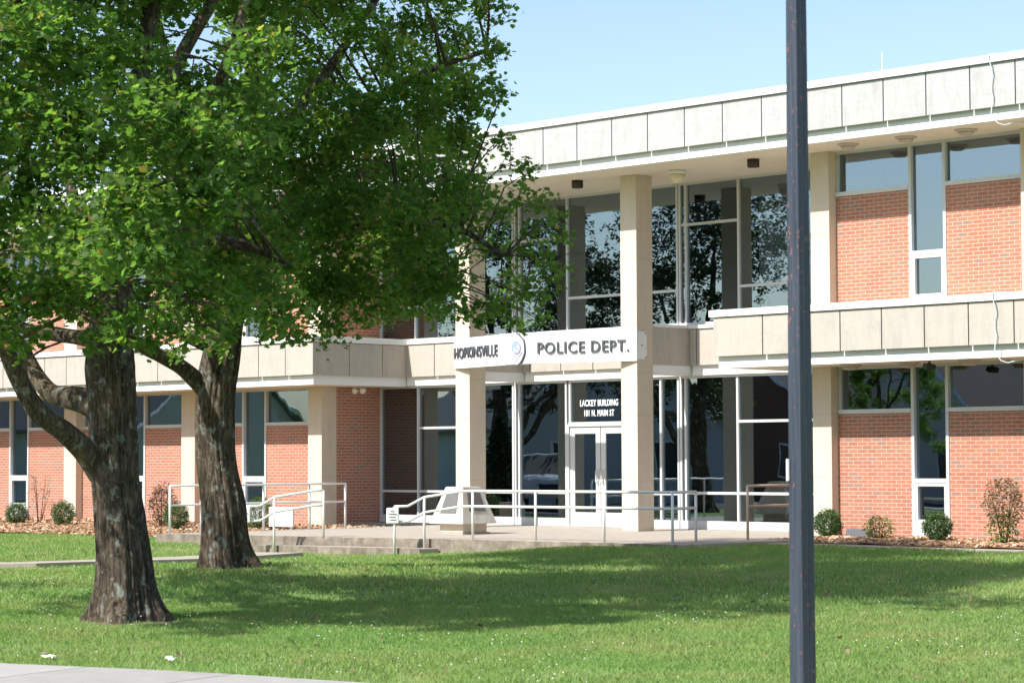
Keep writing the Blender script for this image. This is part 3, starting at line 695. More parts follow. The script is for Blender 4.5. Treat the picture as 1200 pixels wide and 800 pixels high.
for x0, x1 in right_cols + left_cols:
    column(x0, x1, -.20, .24, -.5, ZL, [1.05, 2.2])
    column(x0, x1, -.20, .24, 4.06, ZU, [5.45])
for x0, x1 in ((-5.40, -4.98), (-10.08, -9.66)):
    column(x0, x1, -.20, .27, 0., ZU, [.98, 2.25, 3.08, 4.0, 5.3, 5.86])

# brick return walls of the wings towards the lobby
rw = MB()
rw.box(-14.62, -14.41, .24, GY + .1, -.4, ZL); rw.box(-14.62, -14.41, .24, GY + .1, 4.06, ZU)
rw.build('brick_return', M['brick_y'], B)
rw = MB()
rw.box(-.72, -.50, .24, GY + .1, -.4, ZL); rw.box(-.72, -.50, .24, GY + .1, 4.06, ZU)
rw.build('brick_return', M['brick_y'], B)
ends = MB()
ends.box(12.8, 13.0, .24, 14, -.5, 7.)
ends.build('end_wall', M['brick_y'], B)
ends = MB(); ends.box(-34.2, -34.0, .24, 14, -.5, 7.)
ends.build('end_wall', M['brick_y'], B)
bk = MB(); bk.box(-34., 12.8, 13.8, 14, -.5, 7.); bk.build('rear_wall', M['brick_x'], B)

# panel courses: separate stone panels with open joints in front of a dark backing
def panel_run(name, a, b_, z0, z1, joints, proud, material, nrm, gap=.022, th=.05):
    """panels along the line a-b (2-D points), outward normal nrm; joints are fractions along it"""
    a = Vector(a); b_ = Vector(b_); n = Vector(nrm)
    ts = [0] + joints + [1]
    L = (b_ - a).length; g = gap / 2 / L
    mb = MB()
    for i, (t0, t1) in enumerate(zip(ts, ts[1:])):
        t0_ = t0 + (g if i else 0); t1_ = t1 - (g if i < len(ts) - 2 else 0)
        p, q = a.lerp(b_, t0_), a.lerp(b_, t1_)
        po, qo = p + n * proud, q + n * proud; pi_, qi = p + n * (proud - th), q + n * (proud - th)
        mb.prism([tuple(po), tuple(qo), tuple(qi), tuple(pi_)] if (qo - po).cross(qi - qo) > 0 else [tuple(pi_), tuple(qi), tuple(qo), tuple(po)], z0, z1)
    return mb.build(name, material, B, False, .004)

def frac(xs, a, b_): return [(x - a) / (b_ - a) for x in xs]

# roof fascia over the whole front
xj = [.882 + .8728 * k for k in range(-1, 14)]
roofj = sorted([x for x in [.009 - .9085 * k + .0 for k in range(0, 38)] if -33.9 < x < .1] + [.882 + .8742 * k for k in range(0, 14) if .882 + .8742 * k < 12.9])
XA, XB = -34.6, 13.4
panel_run('roof_fascia_panel', (XA, -1.28), (XB, -1.28), 7.15, 7.875, frac(roofj, XA, XB), .10, M['panel'], (0, -1))
s_ = MB(); s_.box(XA, XB, -1.28, -1.12, ZU, 7.20); s_.build('fascia_strip', M['white'], B)
s_ = MB(); s_.box(XA + .02, XB - .02, -1.279, -1.12, 7.20, 7.88); s_.build('fascia_backing', M['dark'], B)
s_ = MB(); s_.box(XA - .03, XB + .03, -1.43, -.9, 7.885, 8.01); s_.build('roof_coping', M['white'], B, False, .008)
s_ = MB(); s_.box(XA, XB, -1.12, 14., ZU + .02, 7.80); s_.build('roof', M['roof'], B)
s_ = MB(); s_.box(XA + .01, XB - .01, -1.119, GY + .1, ZU, ZU + .019); s_.build('soffit', M['soffit'], B)

# balcony bands of the two wings
bandR = [-.922, -.04] + [.789 + .8745 * k for k in range(0, 14)]
panel_run('band_panel', (-2.06, -1.28), (13.4, -1.28), 3.25, 3.955, frac([x for x in bandR if x < 13.2], -2.06, 13.4), .10, M['bandpanel'], (0, -1))
s_ = MB(); s_.box(-2.02, 13.4, -1.28, -1.14, ZL, 3.30); s_.build('band_strip', M['white'], B)
s_ = MB(); s_.box(-2.02, 13.38, -1.279, -1.14, 3.30, 3.95); s_.build('band_backing', M['dark'], B)
s_ = MB(); s_.box(-2.14, 13.42, -1.42, -1.02, 3.965, 4.09); s_.build('band_coping', M['white'], B, False, .008)
s_ = MB(); s_.box(-2.02, 13.4, -1.139, 0.0, ZL + .02, 3.96); s_.box(-2.02, -.74, 0.0, 1.30, ZL + .02, 3.96); s_.box(-2.02, 13.4, -1.019, -.0, 3.961, 4.05); s_.box(-2.02, -.74, .0, 1.30, 3.961, 4.05); s_.build('balcony_slab', M['column'], B)
s_ = MB(); s_.box(-2.0, 13.39, -1.138, .0, ZL, ZL + .019); s_.box(-2.0, -.74, .0, 1.40, ZL, ZL + .019); s_.build('band_soffit', M['soffit'], B)

XC = -13.31
leftj = sorted([XC - .93 * k for k in range(1, 24) if XC - .93 * k > -34.4])
panel_run('band_panel', (-34.6, -1.28), (XC, -1.28), 3.25, 3.955, frac(leftj, -34.6, XC), .10, M['bandpanel'], (0, -1))
panel_run('band_panel', (XC - .10, -1.38 + .052), (XC - .10, 1.37), 3.25, 3.955, [.37, .73], .10, M['bandpanel'], (1, 0))
s_ = MB(); s_.box(-34.6, XC - .10, -1.28, -1.14, ZL, 3.30); s_.box(XC - .24, XC - .10, -1.139, 1.45, ZL, 3.30); s_.build('band_strip', M['white'], B)
s_ = MB(); s_.box(-34.5, XC - .101, -1.279, -1.14, 3.30, 3.95); s_.box(XC - .24, XC - .101, -1.138, 1.30, 3.30, 3.95); s_.build('band_backing', M['dark'], B)
s_ = MB(); s_.box(-34.6, XC + .04, -1.42, -1.02, 3.965, 4.09); s_.box(XC - .30, XC + .04, -1.019, 1.40, 3.965, 4.09); s_.build('band_coping', M['white'], B, False, .008)
s_ = MB(); s_.box(-34.6, XC - .241, -1.139, 0., ZL + .02, 3.96); s_.box(-14.40, XC - .241, .0, 1.30, ZL + .02, 3.96); s_.box(-34.6, XC - .31, -1.018, 0, 3.961, 4.05); s_.box(-14.40, XC - .31, 0, 1.30, 3.961, 4.05); s_.build('balcony_slab', M['column'], B)
s_ = MB(); s_.box(-34.59, XC - .242, -1.138, 0., ZL, ZL + .019); s_.box(-14.40, XC - .242, .0, 1.46, ZL, ZL + .019); s_.build('band_soffit', M['soffit'], B)

# lobby band and the two short beams that tie the columns to it
def lobby_band(x0, x1, js):
    panel_run('band_panel', (x0, 1.47), (x1, 1.47), 3.25, 3.975, frac(js, x0, x1), .10, M['bandpanel'], (0, -1))
    q = MB(); q.box(x0, x1, 1.45, 1.7, 3.055, 3.30); q.build('band_strip', M['white'], B)
    q = MB(); q.box(x0, x1, 1.469, 1.7, 3.30, 3.97); q.build('band_backing', M['dark'], B)
    q = MB(); q.box(x0, x1, 1.335, 1.7, 3.98, 4.05); q.build('sill', M['white'], B)
lobby_band(XC - .09, -10.085, [-12.4, -11.5, -10.7])
lobby_band(-9.655, -5.405, [-9.45, -8.53, -7.61, -6.7, -5.9])
lobby_band(-4.975, -.745, [-4.80, -3.9, -3.0, -2.1])
for x0, x1 in ((-5.40, -4.98), (-10.08, -9.66)):
    q = MB(); q.box(x0 + .004, x1 - .004, .275, 1.7, 3.25, 3.985); q.build('beam', M['bandpanel'], B)
    q = MB(); q.box(x0 + .03, x1 - .03, .272, 1.7, 3.055, 3.248); q.build('beam_strip', M['white'], B)
    q = MB(); q.box(x0 - .01, x1 + .01, .275, 1.7, 3.987, 4.045); q.build('beam_cap', M['white'], B)

# lobby glazing
def lobby_window(x0, x1, z0, z1, mulls, bars, base=.17):
    """one storey of lobby glass between two columns: mulls = mullion centres, bars = (xa, xb, z)"""
    f = MB(); y0, y1 = GY - .045, GY + .05
    f.box(x0, x1, y0, y1, z1 - .05, z1); f.box(x0, x1, y0 - .01, y1, z0, z0 + base)
    f.box(x0, x0 + .05, y0, y1, z0 + base, z1 - .05); f.box(x1 - .05, x1, y0, y1, z0 + base, z1 - .05)
    for c in mulls: f.box(c - .026, c + .026, y0 - .006, y1, z0 + base, z1 - .05)
    for xa, xb, z in bars: f.box(xa + .026, xb - .026, y0, y1, z - .026, z + .026)
    fo = f.build('window', M['alu'], B)
    p = MB(); p.box(x0 + .05, x1 - .05, GY, GY + .008, z0 + base, z1 - .05); p.build('pane', M['glass'], fo)
    return fo
zl1 = 3.055
lobby_window(-14.40, -10.09, 0., zl1, [-13.12, -11.6], [(-14.38, -13.12, .70), (-13.12, -11.6, .70), (-13.12, -11.6, 2.11), (-11.6, -10.11, .70)])
lobby_window(-10.07, -8.52, 0., zl1, [-9.93], [(-9.93, -8.54, .70)])
wd = lobby_window(-8.46, -6.62, 2.13, zl1, [], [], .045)
lobby_window(-6.58, -5.41, 0., zl1, [-5.9], [(-5.9, -5.43, .70), (-6.56, -5.9, .70)])
lobby_window(-5.39, -.76, 0., zl1, [-5.24, -3.90, -2.5], [(-5.24, -3.90, .72), (-3.90, -2.5, .72), (-3.90, -2.5, 2.13), (-2.5, -.78, .72), (-2.5, -.78, 2.13)])
zu0 = 4.055
lobby_window(-14.40, -10.09, zu0, ZU, [-13.2, -11.6], [(-13.2, -11.6, 4.83), (-11.6, -10.11, 4.83), (-14.38, -13.2, 4.83)], .06)
lobby_window(-10.07, -5.41, zu0, ZU, [-9.91, -8.49, -6.9], [(-9.91, -8.49, 6.07), (-8.49, -6.9, 4.78), (-6.9, -5.43, 4.78)], .06)
lobby_window(-5.39, -.76, zu0, ZU, [-5.20, -3.84, -2.35], [(-5.35, -5.20, 6.09), (-5.20, -3.84, 6.09), (-3.84, -2.35, 4.78), (-2.35, -.78, 4.78)], .06)

# double doors
for hinge, (x0, x1, hx) in enumerate(((-8.41, -7.55, -7.62), (-7.53, -6.67, -7.46))):
    d = MB(); y0, y1 = GY - .06, GY - .01
    d.box(x0, x0 + .13, y0, y1, .02, 2.07); d.box(x1 - .13, x1, y0, y1, .02, 2.07)
    d.box(x0 + .13, x1 - .13, y0, y1, 1.93, 2.07); d.box(x0 + .13, x1 - .13, y0, y1, .02, .30)
    do = d.build('door', M['alu'], B)
    p = MB(); p.box(x0 + .13, x1 - .13, GY - .04, GY - .032, .30, 1.93); p.build('pane', M['glass'], do)
    h = MB(); hc = x1 - .065 if hinge == 0 else x0 + .065
    h.box(hc - .05, hc + .05, y0 - .012, y0, .88, 1.20); h.tube([(hc, y0 - .012, .92), (hc, y0 - .07, .92), (hc, y0 - .07, 1.16), (hc, y0 - .012, 1.16)], .014, 8)
    h.build('handle', M['alu'], do)
jm = MB(); jm.box(-8.515, -8.42, GY - .09, GY + .05, 0, 2.128); jm.box(-6.66, -6.585, GY - .09, GY + .05, 0, 2.128); jm.box(-8.419, -6.661, GY - .09, GY + .05, 2.08, 2.128); jm.box(-8.419, -6.661, GY - .10, GY + .05, .003, .018)
jm.build('door_frame', M['alu'], B)
place_text('lettering', 'LACKEY BUILDING', (-8.16, GY - .012, 2.50), (-7.09, GY - .012, 2.50), .135, .003, .018, (0, -1, 0), M['white_letter'], wd)
place_text('lettering', '101 N. MAIN ST', (-8.04, GY - .012, 2.29), (-7.20, GY - .012, 2.29), .135, .003, .018, (0, -1, 0), M['white_letter'], wd)

# interior: floors, back wall, ceilings, curtains
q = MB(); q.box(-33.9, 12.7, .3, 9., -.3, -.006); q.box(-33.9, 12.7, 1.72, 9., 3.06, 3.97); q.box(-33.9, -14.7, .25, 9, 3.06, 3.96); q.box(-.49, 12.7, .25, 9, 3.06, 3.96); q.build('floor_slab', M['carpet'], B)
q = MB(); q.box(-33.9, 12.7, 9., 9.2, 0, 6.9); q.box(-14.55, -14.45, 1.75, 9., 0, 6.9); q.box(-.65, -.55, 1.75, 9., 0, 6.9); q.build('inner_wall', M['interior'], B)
def curtain(x0, x1, y, z0, z1):
    mb = MB(); n_ = int((x1 - x0) / .025); vs = []
    for i in range(n_ + 1):
        x = x0 + (x1 - x0) * i / n_
        yy = y + .035 * math.sin(x * 38) + .02 * math.sin(x * 91 + 1)
        vs += [(x, yy, z0), (x, yy, z1), (x, yy + .004, z0), (x, yy + .004, z1)]
    fs = []
    for i in range(n_):
        a, c = i * 4, i * 4 + 4
        fs += [(a, c, c + 1, a + 1), (a + 2, a + 3, c + 3, c + 2)]
    mb.add(vs, fs)
    mb.build('curtain', M['curtain'], B, True)
curtain(-3.55, -2.0, 1.85, 4.85, 6.45)
curtain(-27.05, -26.40, .16, .3, .98)
curtain(-17.3, -16.75, .5, .3, 2.9)
curtain(-21.95, -21.4, .5, .3, 2.9)

# ------------------------------------------------------------------ sign
SG = thing('entrance_sign', (-7.52, -.5, 3.3), 'white V-fronted sign beam with grey HOPKINSVILLE POLICE DEPT. letters between the two lobby columns', 'sign')
L0, L1, R1, R0 = Vector((-10.09, -.235)), Vector((-8.02, -.80)), Vector((-7.22, -.80)), Vector((-4.955, -.235))
z0, z1 = 3.30, 3.925
q = MB(); q.prism([tuple(L0), tuple(L1), tuple(R1), tuple(R0), (-4.955, -.205), (-7.2, -.66), (-8.04, -.66), (-10.09, -.205)], z0, z1)
q.build('sign_panel', M['white'], SG, False, .006)
q = MB(); q.box(-4.975, -4.955, -.203, .06, z0 + .04, z1 - .05)
q.build('side_plate', M['white'], SG)
for yy, zz in ((.03, z0 + .07), (.03, z1 - .08), (-.08, (z0 + z1) / 2)):
    q = MB(); q.tube([(-4.956, yy, zz), (-4.945, yy, zz)], .014, 8); q.build('bolt', M['black'], SG)
q = MB(); q.box(-8.0, -7.24, -.812, -.802, z0 + .01, z1 - .01); q.build('backing_plate', M['greyplate'], SG)
def on(a, b_, t_, out):
    d = (b_ - a).normalized(); nrm = Vector((d.y, -d.x)); p = a.lerp(b_, t_) + nrm * out
    return p, nrm
pa, nl = on(L0, L1, .03, .022); pb, _ = on(L0, L1, .88, .022)
place_text('letters', 'HOPKINSVILLE', (pa.x, pa.y, 3.50), (pb.x, pb.y, 3.50),   .235, .014, .010, (nl.x, nl.y, 0), M['letter'], SG)
pa, nl = on(R1, R0, .05, .022); pb, _ = on(R1, R0, .93, .022)
place_text('letters', 'POLICE DEPT.', (pa.x, pa.y, 3.49), (pb.x, pb.y, 3.49),   .235, .014, .010, (nl.x, nl.y, 0), M['letter'], SG)
# badge
def badge_outline(s, n=40):
    pts = []
    for k in range(n):
        a = 2 * math.pi * k / n
        x = .215 * math.sin(a); z = .30 * math.cos(a)
        if z < 0:
            x *= (1 - .35 * (z / .30) ** 2 * (1 - abs(math.sin(a)) * .2)); z *= 1.06
        if z > 0:
            z += .018 * math.cos(a * 6)
        pts.append((x * s, z * s))
    return pts
BC = (-7.62, 3.60)
def plate(mb, pts, y0, y1):
    n = len(pts)
    vs = [(BC[0] + x, y0, BC[1] + z) for x, z in pts] + [(BC[0] + x, y1, BC[1] + z) for x, z in pts]
    mb.add(vs, [tuple(range(n))[::-1], tuple(range(n, 2 * n))] + [(i, (i + 1) % n, n + (i + 1) % n, n + i) for i in range(n)])
def ring(mb, r0, r1, zc, y, a0=0., a1=2 * math.pi, n=28, th=.008):
    vs = []; fs = []
    for k in range(n + 1):
        a = a0 + (a1 - a0) * k / n
        for rr_ in (r0, r1):
            for yy in (y, y + th):
                vs.append((BC[0] + rr_ * math.sin(a), yy, BC[1] + zc + rr_ * math.cos(a)))
    for k in range(n):
        a, c = k * 4, k * 4 + 4
        fs += [(a, a + 2, c + 2, c), (a + 2, a + 3, c + 3, c + 2), (a + 1, a, c, c + 1)]
    mb.add(vs, fs)
q = MB(); plate(q, badge_outline(1.03), -.850, -.812); bd = q.build('badge', M['badge_dark'], SG)
q = MB(); plate(q, badge_outline(.96), -.860, -.851); q.build('badge_face', M['badge_white'], bd)
q = MB(); ring(q, .066, .106, .03, -.874); q.build('badge_seal', M['badge_blue'], bd)
q = MB(); ring(q, .116, .132, .03, -.873); ring(q, .165, .178, .02, -.873, R(105), R(160)); ring(q, .165, .178, .02, -.873, R(200), R(255)); ring(q, .02, .03, .03, -.874)
for k in range(5):
    for j in range(3):
        zz = -.15 - j * .04; w = .06 * (1 - j * .3)
        xx = -w + 2 * w * k / 4
        q.box(BC[0] + xx - .007, BC[0] + xx + .007, -.868, -.861, BC[1] + zz - .008, BC[1] + zz + .008)
q.build('badge_band', M['badge_purple'], bd)

# ------------------------------------------------------------------ lamps under the soffits, cables, antenna
def drum(x, y, label):
    t_ = thing('soffit_lamp', (x, y, ZU), label, 'lamp', 'dark drum lamps under the portico soffit')
    q = MB(); q.lathe((x, y, ZU - .15), [(.0, .02), (.09, .02), (.105, 0), (.115, .0), (.115, .15), (.05, .151)], 24); q.build('lamp_body', M['bronze'], t_, True)
drum(-6.45, -.30, 'dark drum lamp under the portico soffit left of the lobby column')
drum(-1.95, -.32, 'dark drum lamp under the portico soffit just left of the steel pole')
t_ = thing('dome_lamp', (-4.0, -.1, ZU), 'cream dome lamp under the portico soffit above the middle glass', 'lamp')
q = MB(); q.lathe((-4., -.1, ZU - .13), [(.14, 0.05), (.165, .06), (.165, .13)], 28); q.build('lamp_base', M['white'], t_, True)
q = MB(); q.lathe((-4., -.1, ZU - .25), [(.02, 0), (.08, .015), (.125, .06), (.15, .12), (.15, .172)], 28); q.build('lamp_dome', M['lamplens'], t_, True)
def disc_lamp(x, y, z, label):
    t_ = thing('disc_lamp', (x, y, z), label, 'lamp', 'shallow round lamps under the wing soffits')
    q = MB(); q.lathe((x, y, z - .035), [(.16, 0), (.19, .02), (.195, .035)], 28); q.build('lamp_rim', M['lampbeige'], t_, True)
    q = MB(); q.lathe((x, y, z - .095), [(.05, 0), (.105, .004), (.125, .03), (.135, .075)], 28); q.build('lamp_bowl', M['lampbeige'], t_, True)
for x, nm in ((.52, 'nearest the stone column'), (1.75, 'in the middle of the three'), (2.98, 'nearest the hanging cable')):
    disc_lamp(x, -.72, ZU, 'shallow round beige lamp under the upper right soffit, ' + nm)
    disc_lamp(x, -.72, ZL, 'shallow round beige lamp under the lower right soffit, ' + nm)
t_ = thing('security_camera', (2.30, -.9, ZL), 'small black camera on a bracket under the lower right soffit', 'camera')
q = MB(); q.tube([(2.30, -.9, ZL), (2.30, -.9, ZL - .06)], .02, 8); q.build('bracket', M['black'], t_)
q = MB(); q.add([Vector((2.30, -.9, ZL - .09)) + Matrix.Rotation(R(25), 3, 'Y') @ Vector(p) for p in [(-.045, -.13, -.05), (.045, -.13, -.05), (.045, .13, -.05), (-.045, .13, -.05), (-.045, -.13, .04), (.045, -.13, .04), (.045, .13, .04), (-.045, .13, .04)]], [(0, 3, 2, 1), (4, 5, 6, 7), (0, 1, 5, 4), (1, 2, 6, 5), (2, 3, 7, 6), (3, 0, 4, 7)]); q.build('camera_body', M['black'], t_)
t_ = thing('floodlight', (-14.1, .62, ZL), 'twin round floodlight under the left balcony soffit by the brick return', 'floodlight')
q = MB(); q.box(-14.20, -14.0, .55, .70, ZL - .03, ZL - .001); q.build('bracket', M['lampbeige'], t_)
for dx, dy in ((-.10, -.03), (.13, .10)):
    q = MB(); c = Vector((-14.1 + dx * .7, .62 + dy * .7, ZL - .085)); d_ = Vector((.35, -.9, -.25)).normalized()
    q.tube([c - d_ * .09, c - d_ * .03, c + d_ * .05, c + d_ * .055], [.03, .055, .068, .04], 16); q.build('lamp_head', M['white'], t_, True)
q = MB(); q.tube([(-1.4, 3., 7.8), (-1.4, 3., 9.28)], [.016, .010], 6)
tag(q.build('antenna', M['rail']), 'thin whip antenna standing on the roof right of the steel pole', 'antenna')
def cable(zt, zb, label):
    q = MB(); x = 3.97
    pts = [(x - .02, -.95, zt + .012), (x, -1.2, zt + .02), (x - .03, -1.42, zt + .015), (x - .05, -1.47, zt - .06), (x - .02, -1.45, zt - .14)]
    for k in range(7):
        z = zt - .2 - (zt - zb - .3) * k / 6
        pts.append((x - .01 + .02 * math.sin(k * 1.9), -1.42 - .012 * math.cos(k * 2.3), z))
    pts += [(x + .05, -1.37, zb - .06), (x + .14, -1.30, zb - .10), (x + .25, -1.15, zb - .05), (x + .45, -.9, zb - .02), (x + .9, -.5, zb - .015), (x + 1.6, -.1, zb - .015)]
    q.tube(pts, .011, 6)
    tag(q.build('cable', M['greyplate'], None, True), label, 'cable')
cable(8.01, ZU, 'loose grey cable hanging over the roof fascia at the right')
cable(4.09, ZL, 'loose grey cable hanging over the balcony band at the right')

# ------------------------------------------------------------------ handrails
def handrail(base, label, posts, rails, plate_at=None, material='rail'):
    t_ = thing('handrail', base, label, 'handrail', 'tubular steel handrails around the porch')
    for p, h in posts:
        q = MB(); q.tube([p, (p[0], p[1], p[2] + h)], .024, 10); q.build('post', M[material], t_, True)
    for r_ in rails:
        q = MB(); q.tube(r_, .024, 10); q.build('rail', M[material], t_, True)
    if plate_at:
        x, y, z = plate_at
        q = MB(); q.prism([(x - .06, y - .105), (x + .09, y + .055), (x + .065, y + .08), (x - .085, y - .08)], z - .14, z + .14); sp = q.build('sign_plate', M['white'], t_, False, .02)
        q = MB()
        for k, (w0, w1) in enumerate(((.35, .62), (.2, .8), (.25, .7), (.3, .75))):
            a_ = Vector((x - .066, y - .114)).lerp(Vector((x + .102, y + .054)), w0); b2 = Vector((x - .066, y - .114)).lerp(Vector((x + .102, y + .054)), w1)
            zz = z + .08 - .05 * k
            q.tube([(a_.x, a_.y, zz), (b2.x, b2.y, zz)], .005, 4)
        q.build('print', M['blackgrey'], sp)
gA = -.33
A = [(-5.38, -6.2), (-5.09, -5.75), (-4.32, -5.3), (-2.97, -5.1), (-1.50, -4.95), (-.11, -4.8)]
def along(p, q, k, z): return (p[0] + (q[0] - p[0]) * k, p[1] + (q[1] - p[1]) * k, z)
handrail((-3., -5., 0), 'long handrail with a white plate in front of the lobby doors',
    [((*A[0], gA), .91), ((*A[1], -.155), .895), ((*A[2], 0), .85), ((*A[3], 0), .85), ((*A[4], 0), .85), ((*A[5], 0), .85), ((-.20, -4.1, 0), .85)],
    [[(*A[0], .58), along(A[0], A[1], .45, .585), (*A[1], .74), along(A[1], A[2], .75, .845), (*A[2], .85), (*A[3], .85), (*A[4], .85), (*A[5], .85), (-.20, -4.1, .85)],
     [(*A[0], .31), along(A[0], A[1], .45, .315), (*A[1], .47), along(A[1], A[2], .75, .575), (*A[2], .58), (*A[3], .58), (*A[4], .58), (*A[5], .58), (-.20, -4.1, .58)]],
    (A[0][0], A[0][1] - .03, .42))
Bp = [(-8.30, -7.2), (-8.02, -6.77), (-7.42, -6.1)]
handrail((-8.0, -6.7, 0), 'short sloping handrail with a white plate right of the second tree trunk',
    [((*Bp[0], gA), .90), ((*Bp[1], -.3), 1.03), ((*Bp[2], 0), .85)],
    [[(*Bp[0], .57), along(Bp[0], Bp[1], .5, .575), (*Bp[1], .73), along(Bp[1], Bp[2], .75, .84), (*Bp[2], .85)], [(*Bp[0], .30), along(Bp[0], Bp[1], .5, .305), (*Bp[1], .46), along(Bp[1], Bp[2], .75, .57), (*Bp[2], .58)]],
    (Bp[0][0], Bp[0][1] - .03, .41))
Cp = [(-11.2, -6.75), (-11.2, -6.0), (-11.25, -4.4), (-11.25, -3.2), (-11.3, -2.2)]
handrail((-11.25, -4.6, 0), 'straight two-bar handrail along the left edge of the porch behind the second trunk',
    [((*p, 0), .92) for p in Cp], [[(*p, .92) for p in Cp], [(*p, .55) for p in Cp]])
handrail((-.2, -1.5, 0), 'two-bar handrail painted in its shaded brown beside the stone column behind the pole',
    [((-.35, -2.55, -.05), .98), ((-.42, -.75, -.05), .98)], [[(-.35, -2.55, .93), (-.42, -.75, .93)], [(-.35, -2.55, .58), (-.42, -.75, .58)]], None, 'shaderail')

# ------------------------------------------------------------------ monument
mx, my, w = -6.66, -3.28, .44
MT = thing('monument', (mx, my, 0), 'squat four-sided stone monument with dark plaques beside the left lobby column', 'monument')
q = MB(); q.box(mx - .36, mx + .36, my - .36, my + .36, 0, .035); q.build('plinth', M['concrete'], MT)
q = MB(); q.box(mx - .315, mx + .315, my - .315, my + .315, .035, .20); q.build('base_block', M['column'], MT, False, .01)
def frus(mb, w0, w1, z0, z1):
    mb.add([(mx - w0, my - w0, z0), (mx + w0, my - w0, z0), (mx + w0, my + w0, z0), (mx - w0, my + w0, z0), (mx - w1, my - w1, z1), (mx + w1, my - w1, z1), (mx + w1, my + w1, z1), (mx - w1, my + w1, z1)],
           [(0, 3, 2, 1), (4, 5, 6, 7), (0, 1, 5, 4), (1, 2, 6, 5), (2, 3, 7, 6), (3, 0, 4, 7)])
q = MB(); frus(q, .455, .235, .20, .89); q.build('tapered_block', M['monument'], MT, False, .008)
def sloped(face_, u0, u1, t0, t1, out, th):
    pts = []
    for o_ in (out, out - th):
        for (u, tt) in ((u0, t0), (u1, t0), (u1 * .72, t1), (u0 * .72, t1)):
            ww = .455 + (.235 - .455) * tt + o_; z = .20 + .69 * tt
            pts.append((mx + u, my - ww, z) if face_ == 0 else (mx + ww, my + u, z))
    mb = MB(); mb.add(pts, [(0, 1, 2, 3), (0, 4, 5, 1), (1, 5, 6, 2), (2, 6, 7, 3), (3, 7, 4, 0)])
    return mb
sloped(0, -.22, .22, .28, .88, .008, .03).build('plaque', M['plaque'], MT)
sloped(1, -.22, .22, .34, .92, .010, .03).build('plaque', M['plaque'], MT)

# ------------------------------------------------------------------ steel pole
PX, PY = 15.77, -21.84
t_ = thing('steel_pole', (PX, PY, gz(PX, PY)), 'tapered dark steel pole with rust flecks on the lawn before the right wing', 'pole')
q = MB(); n = 64; rings_ = [(-.3, .0885), (2., .0790), (5., .0665), (9., .050)]
ya = math.atan2(fw.y, fw.x)
vs = []
for z, r_ in rings_:
    for k in range(n):
        a = 2 * math.pi * k / n
        b4 = (a + math.pi / 4) % (math.pi / 2) - math.pi / 4          # angle from the nearest corner
        rr_ = r_ * min(.955, .7071 / math.cos(math.pi / 4 - abs(b4))) * (1 - .045 * max(0, 1 - (math.pi / 4 - abs(b4)) / .22))
        vs.append((PX + rr_ * math.cos(a + ya + R(82)), PY + rr_ * math.sin(a + ya + R(82)), z))
fs = [(i * n + k, i * n + (k + 1) % n, (i + 1) * n + (k + 1) % n, (i + 1) * n + k) for i in range(3) for k in range(n)] + [tuple(3 * n + k for k in range(n))]
q.add(vs, fs); q.build('pole_shaft', M['pole'], t_, False)
q = MB(); q.lathe((PX, PY, 9.), [(.055, 0), (.06, .04), (.02, .07)], 16); q.build('pole_cap', M['pole'], t_, True)
lp = Vector((PX, PY, 0)) - rx * .084; lp.z = 1.33
q = MB(); q.tube([lp + Vector((0, 0, -.07)), lp + Vector((0, 0, .07))], .011, 8); q.build('sticker', M['white'], t_)

# ------------------------------------------------------------------ foliage
LEAF = np.array([[0, 0, 0], [0, 1, 0], [.20, -.10, .03], [.30, .12, .06], [.55, .26, .12], [.36, .42, .07], [.38, .64, .09], [.14, .66, .03],
                 [-.20, -.10, .03], [-.30, .12, .06], [-.55, .26, .12], [-.36, .42, .07], [-.38, .64, .09], [-.14, .66, .03]], float)
LPOLY = np.array([[0, 2, 3, 4, 5, 6, 7, 1], [0, 1, 13, 12, 11, 10, 9, 8]])
OVAL = np.array([[0, 0, 0], [0, 1, 0], [.22, .3, .05], [.2, .7, .04], [-.22, .3, .05], [-.2, .7, .04]], float)
OPOLY = np.array([[0, 2, 3, 1], [0, 1, 5, 4]])

def leaves(name, pos, size, normal_up, material, parent, shape=LEAF, polys=LPOLY, outward=None):
    n = len(pos)
    az = rng.uniform(0, 2 * np.pi, n)
    tip = np.stack([np.cos(az), np.sin(az), rng.uniform(-1.1, .25, n)], 1)
    if outward is not None:
        tip += outward * .8
    tip /= np.linalg.norm(tip, axis=1)[:, None]
    nr = rng.normal(0, 1, (n, 3)) * .62 + np.array([0, 0, normal_up])
    nr -= (nr * tip).sum(1)[:, None] * tip
    nr /= np.linalg.norm(nr, axis=1)[:, None]
    sd = np.cross(tip, nr)
    sz = size * rng.uniform(.5, 1.35, n)
    v = pos[:, None, :] + sz[:, None, None] * (shape[None, :, 0:1] * sd[:, None, :] + shape[None, :, 1:2] * tip[:, None, :] + shape[None, :, 2:3] * nr[:, None, :])
    nv = len(shape); npoly, k = polys.shape
    loops = (np.arange(n)[:, None, None] * nv + polys[None]).reshape(-1)
    starts = np.arange(n * npoly) * k
    tot = np.full(n * npoly, k)
    return np_mesh(name, v.reshape(-1, 3), loops, starts, tot, material, parent)

